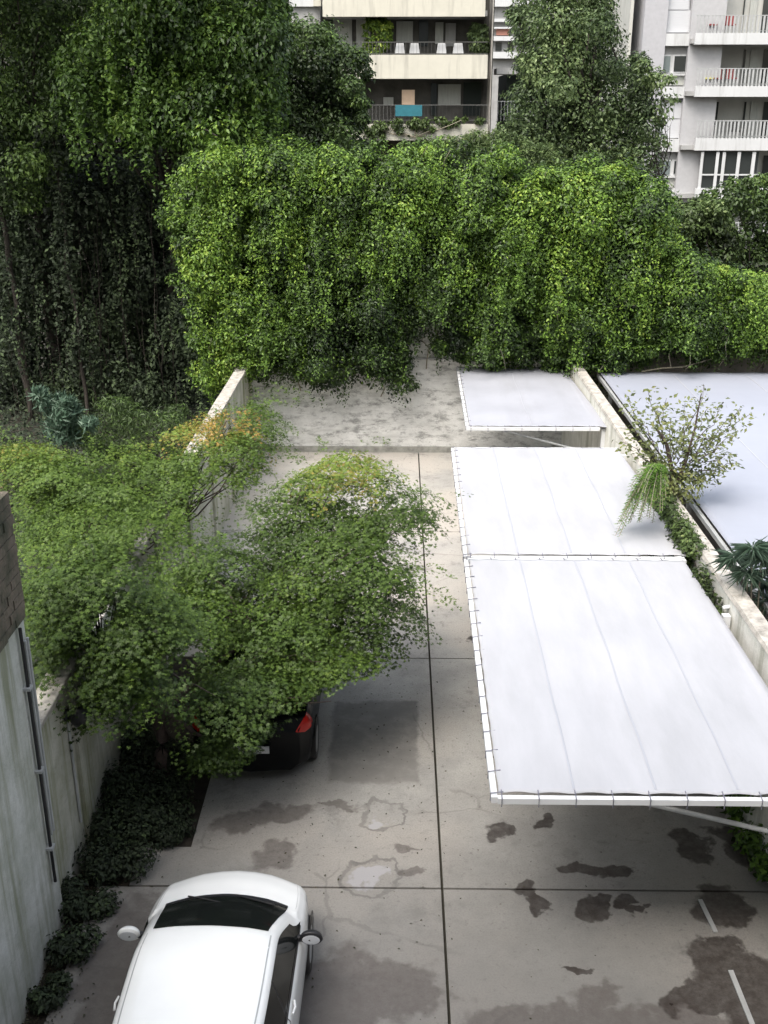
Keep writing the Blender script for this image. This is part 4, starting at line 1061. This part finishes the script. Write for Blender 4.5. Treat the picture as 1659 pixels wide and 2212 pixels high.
M_cloth = mat('teal_cloth', (.025, .15, .19), .9, noise=.2); o = pr(854, 912, 227, 251, Y0 - .06, .05).build('hanging_cloth', M_cloth); tag(o, 'teal cloth hung over the middle balcony railing of the cream building', 'cloth')
o = pr(868, 896, 194, 228, Y0 + .9, .06).build('board', mat('peach_board', (.66, .48, .34), .8, noise=.15)); tag(o, 'peach coloured board standing on the middle balcony above the teal cloth', 'board')
for i, (x0, x1) in enumerate(((853, 875), (884, 907), (943, 965), (978, 1002))):
    a, b_ = at(x0, 117, Y0 + .2), at(x1, 93, Y0 + .2); w_ = b_[0] - a[0]
    mb = MB(); zt, zb = b_[2], a[2] + .02; mb.hexa([(a[0], Y0 + .2, zb), (b_[0], Y0 + .2, zb), (b_[0], Y0 + .55, zb), (a[0], Y0 + .55, zb)], [(a[0] + .07, Y0 + .22, zt), (b_[0] - .07, Y0 + .22, zt), (b_[0] - .07, Y0 + .53, zt), (a[0] + .07, Y0 + .53, zt)])
    o = mb.build('planter', M_bw); tag(o, ['leftmost white tapered planter on the upper cream balcony', 'second white tapered planter from the left on the upper cream balcony', 'third white tapered planter from the left on the upper cream balcony', 'rightmost white tapered planter on the upper cream balcony'][i], 'planter', 'white planters on the cream balcony')
for lab, poly, Y, tn, m in (('yellow-green potted plant at the left of the upper cream balcony', [(785, 40), (840, 36), (845, 80), (825, 116), (790, 116)], 56.9, .6, L_ivyC), ('grey-green plant at the right end of the upper cream balcony', [(1015, 55), (1050, 50), (1050, 110), (1020, 112)], 57, .5, L_treeD),
                            ('trailing vine spilling over the lowest cream parapet', [(775, 258), (1000, 255), (1050, 258), (980, 272), (900, 285), (800, 300), (775, 296)], 55.9, .4, L_ivyB), ('ivy hanging in a fringe under the lowest cream parapet', [(900, 305), (1050, 303), (1050, 330), (1000, 340), (905, 325)], 56.6, .6, L_ivyC)):
    c = at(poly[0][0], 115, Y); t2 = empty('balcony_plant', tuple(at(sum(q[0] for q in poly) / len(poly), poly[-1][1], Y)), lab, 'plant')
    L, C = crown_from(poly, 42, ytree(Y, .1), (.16, .32), 60, .18, lambda x, y: tn)
    leaves('foliage', L, m, t2); mb = MB()
    for c in C[::6]: limb(mb, (t2.location.x, t2.location.y, t2.location.z), c, .03, .015, 4, .1)
    mb.build('stem', M_stem, t2)
# lower wing right of the pillar
t = empty('apartment_building', (5.5, 60, 0), 'dark balcony wing right of the cream building pillar', 'building')
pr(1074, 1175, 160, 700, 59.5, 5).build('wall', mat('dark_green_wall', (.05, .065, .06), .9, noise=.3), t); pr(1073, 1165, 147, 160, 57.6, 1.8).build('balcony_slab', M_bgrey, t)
mb = MB(); pr(1073, 1165, 218, 219.5, 57.7, .05, mb)
for x in range(1075, 1165, 7): pr(x, x + .8, 219.5, 262, 57.7, .04, mb)
mb.build('railing', M_grey, t)
t = empty('apartment_building', (9, 95, 0), 'distant white building with reddish awnings glimpsed beside the tall tree', 'building')
pr(1040, 1200, -60, 600, 95, 8).build('wall', M_bgrey, t)
for i, (y0, y1) in enumerate(((-10, 14), (40, 47), (58, 62), (78, 88), (112, 126))):
    pr(1060, 1180, y0, y1, 94.4, .55).build('parapet', M_bw, t)
pr(1072, 1100, 62, 76, 94.7, .25).build('awning', mat('faded_red', (.42, .20, .15), .8), t); 
for x0 in (1070, 1096, 1122): pr(x0, x0 + 14, 92, 110, 94.9, .08).build('window', M_win, t)

# white building, right
Y1 = 67.0
t = empty('apartment_building', (20, Y1 + 4, 0), 'white apartment building with long railed balconies at the upper right', 'building')
pr(1310, 1383, -160, 700, Y1 + .8, 8).build('side_wall', M_beige, t)
pr(1383.5, 1408, -160, 700, Y1 + .3, 8).build('pillar', mat('pale_grey_pillar', (.42, .42, .44), .85, noise=.1), t)
pr(1408.5, 1760, -160, 700, Y1 + 2.4, 6).build('wall', M_int2, t)
FL = [(72, 99), (187, 212), (300, 328), (408, 432)]
mb = None
for k, (a, b_) in enumerate(FL):
    xs = 1409
    pr(xs, 1500, a, b_, Y1 + .35, 2.0).build('bay_band', M_bw, t)
    pr(1500.5, 1760, a - 1, b_ - 3, Y1 - .45, .22).build('parapet', M_bw, t)
    z0 = at(1600, b_ - 4, Y1)[2]; xa, xb = at(1500.5, 0, Y1)[0], at(1760, 0, Y1)[0]
    MB().box((xa, Y1 - .22, z0 + .02), (xb, Y1 + 2.38, z0 + .28)).build('balcony_slab', M_bgrey, t)
pr(1495, 1513, -160, 720, Y1 + .25, 2.1).build('pillar', mat('bay_pillar', (.42, .42, .43), .85, noise=.1), t)
tops = [(-30, 72), (99, 187), (212, 300), (328, 408), (432, 520)]
for k, (a, b_) in enumerate(tops):
    pr(1409, 1494.5, a + 1, b_ - .5, Y1 + .75, 1.6).build('bay_wall', M_bgrey if k != 0 else M_shut, t)
    if k in (0, 2):
        for (c0, c1) in ((a + 10 if k else -28, (a + b_) / 2), ((a + b_) / 2 + 1.5, b_ - 2)): pr(1411, 1492, c0, c1, Y1 + .62, .12).build('shutter', M_shut, t)
    else:
        h = 22 if k == 1 else 20
        f = pr(1410, 1492, a + h - 3, b_ - 28, Y1 + .66, .08).build('window', M_bw, t)
        pr(1413, 1449, a + h, b_ - 31, Y1 + .60, .05).build('pane', mat('pane_a', (.16, .19, .19), .1), t); pr(1455, 1490, a + h, b_ - 33, Y1 + .60, .05).build('pane', M_win, t)
        pr(1409, 1493, b_ - 27, b_ - 24, Y1 + .50, .15).build('sill', M_bw, t)
        pr(1430, 1490, b_ - 22, b_ - 3, Y1 + .66, .08).build('vent_panel', M_curt, t)
    # balcony doors, curtains
    for (x0, x1, m) in ((1600, 1613, M_win), (1614, 1640, M_curt), (1642, 1700, M_win), (1528, 1553, M_win if k in (0, 2) else M_curt), (1703, 1750, M_curt)):
        pr(x0, x1, a + 8, b_ - (30 if x0 == 1528 else 0), Y1 + 2.3, .09).build('door' if x0 > 1590 else 'window', m, t)
    if k == 3:
        mb = MB()
        for x in (1513, 1546, 1560, 1592, 1624): pr(x, x + 2.2, a, b_, Y1 - .35, .06, mb)
        pr(1513, 1640, a + 48, a + 51, Y1 - .34, .05, mb); mb.build('enclosure_frame', M_bw, t); pr(1514, 1640, a, b_, Y1 - .2, .03).build('enclosure_glass', M_win, t)
    else:
        rt = b_ - 40; mb = MB(); pr(1505, 1760, rt, rt + 2, Y1 - .38, .05, mb); pr(1505, 1760, b_ - 6, b_ - 5, Y1 - .37, .03, mb)
        for x in list(range(1506, 1760, 8)): pr(x, x + (.35 if (x - 1506) % 32 else 1.6), rt + 2, b_ - 1, Y1 - .37, .03, mb)
        mb.build('railing', M_grey, t)
M_redc = mat('maroon_fabric', (.28, .07, .07), .9, noise=.3); M_yel = mat('yellow_fabric', (.55, .52, .18), .9)
def chair(x, b_, m, lab):
    c = at(x, b_, Y1 + .4); t_ = empty('balcony_chair', tuple(c), lab, 'chair', 'chairs on the white building balconies')
    X, Y_, Z = c
    MB().box((X - .28, Y_ - .25, Z + .38), (X + .28, Y_ + .25, Z + .46)).build('seat', m, t_); MB().box((X - .28, Y_ + .2, Z + .46), (X + .28, Y_ + .27, Z + .95)).build('backrest', m, t_)
    for sx in (-.25, .25):
        for sy in (-.2, .2): MB().tube([(X + sx, Y_ + sy, Z), (X + sx, Y_ + sy, Z + .38)], .025, 6).build('leg', M_grey, t_)
chair(1535, 71, M_redc, 'left maroon chair on the top balcony of the white building'); chair(1575, 71, M_redc, 'right maroon chair on the top balcony of the white building')
chair(1548, 186, M_redc, 'left maroon chair on the second balcony of the white building'); chair(1578, 186, M_redc, 'right maroon chair on the second balcony of the white building')
chair(1528, 186, M_yel, 'yellow chair on the second balcony beside the maroon chairs'); chair(1585, 299, mat('dark_fabric', (.06, .06, .06), .9), 'dark grey lounge chair on the third balcony of the white building')
